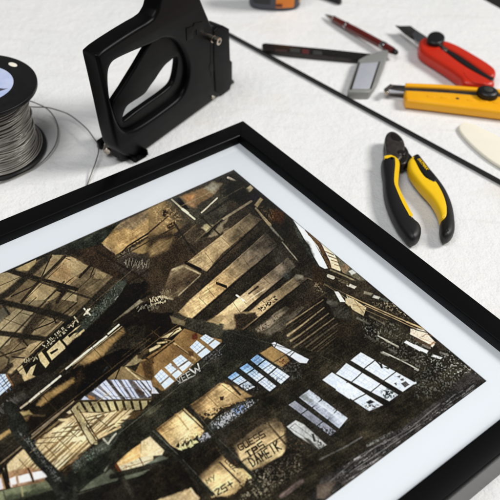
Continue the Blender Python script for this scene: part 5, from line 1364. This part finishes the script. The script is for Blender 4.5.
# ------------------------------------------------------------------ pen
def pen():
    A = tab(325.2, 14.6, 0.0042); B = tab(396.2, 57.5, 0.0042)
    root = thing('pen', 'dark red ballpoint pen with silver rings resting across the end of the square', 'pen', tuple((A + B) / 2 * np.array([1, 1, 0])))
    d = (B - A) / np.linalg.norm(B - A); L = np.linalg.norm(B - A)
    # lifted at the button end where it lies on the square
    B = B + np.array([0, 0, 0.006]); 
    P = lambda t: A + (B - A) * t
    lathe_bar('tip', P(0), P(0.115), [(0, 0.0007), (0.18, 0.0010), (0.22, 0.0016), (0.9, 0.0034), (1, 0.0036)], MT['chrome'], root)
    lathe_bar('barrel', P(0.115), P(0.30), [(0, 0.0036), (0.05, 0.0041), (1, 0.0047)], MT['maroon'], root)
    lathe_bar('ring', P(0.115), P(0.135), [(0, 0.0037), (0.2, 0.0044), (0.8, 0.0044), (1, 0.0040)], MT['chrome'], root)
    lathe_bar('ring', P(0.295), P(0.325), [(0, 0.0047), (0.2, 0.0052), (0.8, 0.0052), (1, 0.0047)], MT['chrome'], root)
    lathe_bar('barrel', P(0.32), P(0.80), [(0, 0.0048), (0.3, 0.0051), (1, 0.0049)], MT['maroon'], root)
    lathe_bar('ring', P(0.795), P(0.845), [(0, 0.0049), (0.15, 0.0053), (0.85, 0.0053), (1, 0.0049)], MT['chrome'], root)
    lathe_bar('cap', P(0.845), P(0.955), [(0, 0.0048), (0.8, 0.0045), (1, 0.0040)], MT['maroon'], root)
    lathe_bar('button', P(0.955), P(1.0), [(0, 0.0030), (0.1, 0.0034), (0.7, 0.0034), (1, 0.0024)], MT['pivot'], root)


pen()


# ------------------------------------------------------------------ try square
def try_square():
    root = thing('try_square', 'small metal try square with a dark narrow blade and a pale steel stock', 'try square', tuple(tab(360, 62)))
    z = 0.008
    bl = flat('blade', [(262, 44.2), (265, 43.2), (300, 46.6), (330, 49.4), (372, 54), (374, 60.5), (350, 58.6), (320, 55.8), (290, 52.8), (263, 49.4)], z - 0.001, 0.0052, 0.0005, MT['pivot'], root, 0)
    for s, m in (([(275, 49.0), (287, 49.8), (287, 52.2), (275, 51.2)], 'rust'), ([(290, 48.0), (300, 49.0), (300, 52.6), (290, 51.6)], 'sage'), ([(302, 49.0), (309, 49.6), (309, 54), (302, 53.4)], 'darkred'), ([(313, 50.4), (322, 51.2), (322, 55), (313, 54.2)], 'sage')):
        flat('tint_patch', s, z - 0.0008, 0.0006, 0.0001, MT[m], bl, 0)  # faint reddish and green-grey patches laid on the blade
    st = flat('stock', [(358.5, 60), (366, 55.8), (381, 50.8), (389, 50), (385.2, 62), (378, 80), (370.4, 91.4), (369, 92.4), (348.4, 92), (347.8, 90)], z + 0.002, 0.0105, 0.0010, MT['stock'], root, 0,
              )
    flat('stock_face', [(360.3, 63.5), (378.3, 62.3), (369.3, 88.6), (352.2, 88.6)], z + 0.0023, 0.0012, 0.0004, MT['pale'], st, 0)
    flat('stock_edge', [(358.6, 62.2), (360, 62.2), (351.6, 89.6), (349.6, 89.6)], z + 0.0024, 0.0012, 0.0003, MT['pivot'], st, 0)
    flat('stock_edge', [(378.8, 61.8), (380.4, 61.4), (371.6, 88.6), (369.8, 89.2)], z + 0.0024, 0.0012, 0.0003, MT['pivot'], st, 0)


try_square()


# ------------------------------------------------------------------ slim black rod
def rod():
    A = tab(197, 16.5, 0.003); B = tab(560, 214, 0.003)
    d = (B - A); d[2] = 0; d /= np.linalg.norm(d); s = np.array([-d[1], d[0], 0]); zz = np.array([0, 0, 1.0])
    A[2] = 0; L = np.linalg.norm((B - A)[:2])
    root = thing('metal_rod', 'long thin black metal rod lying diagonally across the white table', 'rod', tuple(A + d * L / 2))
    box_frame('bar', A, d, s, zz, (0.006, -0.0021, 0.0002), (L, 0.0021, 0.0044), MT['black'], root, 0.0012)
    lathe_bar('end_cap', A + zz * 0.0029, A + d * 0.008 + zz * 0.0029, [(0, 0.001), (0.2, 0.0030), (1, 0.0031)], MT['pivot'], root)


rod()


# ------------------------------------------------------------------ ivory folding stick
def folder():
    o = flat('bone_folder', [(458.6, 128), (461.5, 123.8), (468, 123), (480, 127.5), (500, 137.5), (530, 153), (560, 170), (560, 196), (530, 184), (500, 166.6), (486, 157.5), (472, 145.5), (462, 134.5)], 0.0042, 0.0038, 0.0017, MT['ivory'], None, 4)
    o['label'] = 'ivory coloured flat bone folder with a rounded tip at the right edge of the photo'; o['category'] = 'bone folder'


folder()


# ------------------------------------------------------------------ tape measure
def tape():
    # stands upright; only its lower edge is in view
    A = tab(249, 6.5); B = tab(300, 7.5)
    c = (A + B) / 2; X = (B - A) / np.linalg.norm(B - A); Y = np.array([-X[1], X[0], 0]); Z = np.array([0, 0, 1.0])
    root = thing('tape_measure', 'black and orange tape measure cut off by the top edge of the photo', 'tape measure', tuple(c + Y * 0.016))
    w = np.linalg.norm(B - A) / 2
    R = w
    def prism(name, th0, th1, r0, r1, y0, y1, m, parent=root):
        pass
    # rounded drum-like case seen from its end: superellipse footprint, tall
    def case(name, a0, a1, grow, z0, z1, m, parent):
        n = 48; bm = bmesh.new(); rings = []
        zs = [(z0, -0.004), (z0 + 0.0015, -0.0012), (z0 + 0.004, 0), (z1 - 0.006, 0), (z1 - 0.002, -0.0016), (z1, -0.005)]
        full = a0 is None
        ks = range(n) if full else range(int(a0), int(a1) + 1)
        def pt(k, g_):
            a = 2 * math.pi * k / n; ca, sa = math.cos(a), math.sin(a)
            ex = 2 / 2.7
            x = (w + g_) * math.copysign(abs(ca) ** ex, ca); y = (0.017 + g_) * math.copysign(abs(sa) ** ex, sa)
            return c + Y * 0.0045 + X * x + Y * y
        for zz, gg in zs:
            rings.append([bm.verts.new(pt(k, gg + grow) + Z * zz) for k in ks])
            if not full: pass
        if full:
            for a, b in zip(rings, rings[1:]):
                for k in range(n): bm.faces.new((a[k], a[(k + 1) % n], b[(k + 1) % n], b[k]))
            bm.faces.new(rings[0][::-1]); bm.faces.new(rings[-1])
        else:
            inner = [[bm.verts.new(pt(k, gg + grow - 0.002) + Z * zz) for k in ks] for zz, gg in zs]
            m_ = len(list(ks))
            for (a, b), (ia, ib) in zip(zip(rings, rings[1:]), zip(inner, inner[1:])):
                for k in range(m_ - 1):
                    bm.faces.new((a[k], a[k + 1], b[k + 1], b[k])); bm.faces.new((ia[k], ib[k], ib[k + 1], ia[k + 1]))
                bm.faces.new((a[0], b[0], ib[0], ia[0])); bm.faces.new((a[-1], ia[-1], ib[-1], b[-1]))
            for k in range(m_ - 1):
                bm.faces.new((rings[0][k], inner[0][k], inner[0][k + 1], rings[0][k + 1])); bm.faces.new((rings[-1][k], rings[-1][k + 1], inner[-1][k + 1], inner[-1][k]))
        return from_bm(name, bm, m, parent, ang=40)
    cs = case('case', None, None, 0, 0.0004, 0.066, MT['slate'], root)
    case('side_grip', 29, 35, 0.0008, 0.007, 0.060, MT['black'], cs)
    case('orange_band', 36, 41, 0.0012, 0.0035, 0.063, MT['orange'], cs)
    case('sticker', 44, 47, 0.0006, 0.006, 0.056, MT['tan'], cs)
    p = tab(281, 4.5, 0.010)
    m0 = c + Y * (0.0045 - 0.0190)
    flatv = box_frame('red_arrow', m0, X, Y, Z, (0.0002, -0.0004, 0.0075), (0.0085, 0.0035, 0.0105), MT['darkred'], cs, 0.0003)


tape()


# ------------------------------------------------------------------ black pencil end near the top edge
def marker():
    A = tab(341, 2.2, 0.004); B = tab(296, -14, 0.004)
    root = thing('pencil', 'black pencil end just inside the top edge of the photo', 'pencil', tuple((A + B) / 2 * np.array([1, 1, 0])))
    d = B - A
    lathe_bar('shaft', A + d * 0.03, B, [(0, 0.0038), (1, 0.0038)], MT['black'], root, 6)
    lathe_bar('end_cap', A, A + d * 0.03, [(0, 0.0026), (0.3, 0.0036), (1, 0.0038)], MT['pivot'], root, 12)


marker()

# ------------------------------------------------------------------ light
w = bpy.data.worlds.new('World'); scene.world = w; w.use_nodes = True
bg = w.node_tree.nodes['Background']
bg.inputs['Color'].default_value = (0.95, 0.97, 1.0, 1); bg.inputs['Strength'].default_value = 0.12


def area(name, loc, target, size, power, col=(1, 1, 1)):
    li = bpy.data.lights.new(name, 'AREA'); li.shape = 'RECTANGLE'; li.size = size[0]; li.size_y = size[1]; li.energy = power; li.color = col
    o = bpy.data.objects.new(name, li); COL.objects.link(o)
    o.location = loc
    o.rotation_euler = (Vector(target) - Vector(loc)).to_track_quat('-Z', 'Y').to_euler()
    return o


area('key_softbox', (3.15, 1.225, 3.0), (0, 0.7, 0), (1.25, 1.25), 156, (1.0, 0.985, 0.96))
area('overhead_softbox', (-0.5, -0.1, 1.9), (0, 0.7, 0), (1.3, 1.0), 23, (0.97, 0.98, 1.0))

scene.view_settings.view_transform = 'Standard'
scene.view_settings.look = 'None'
scene.view_settings.exposure = 0
scene.view_settings.gamma = 1
scene.cycles.use_denoising = True
scene.cycles.max_bounces = 8
scene.cycles.transparent_max_bounces = 8
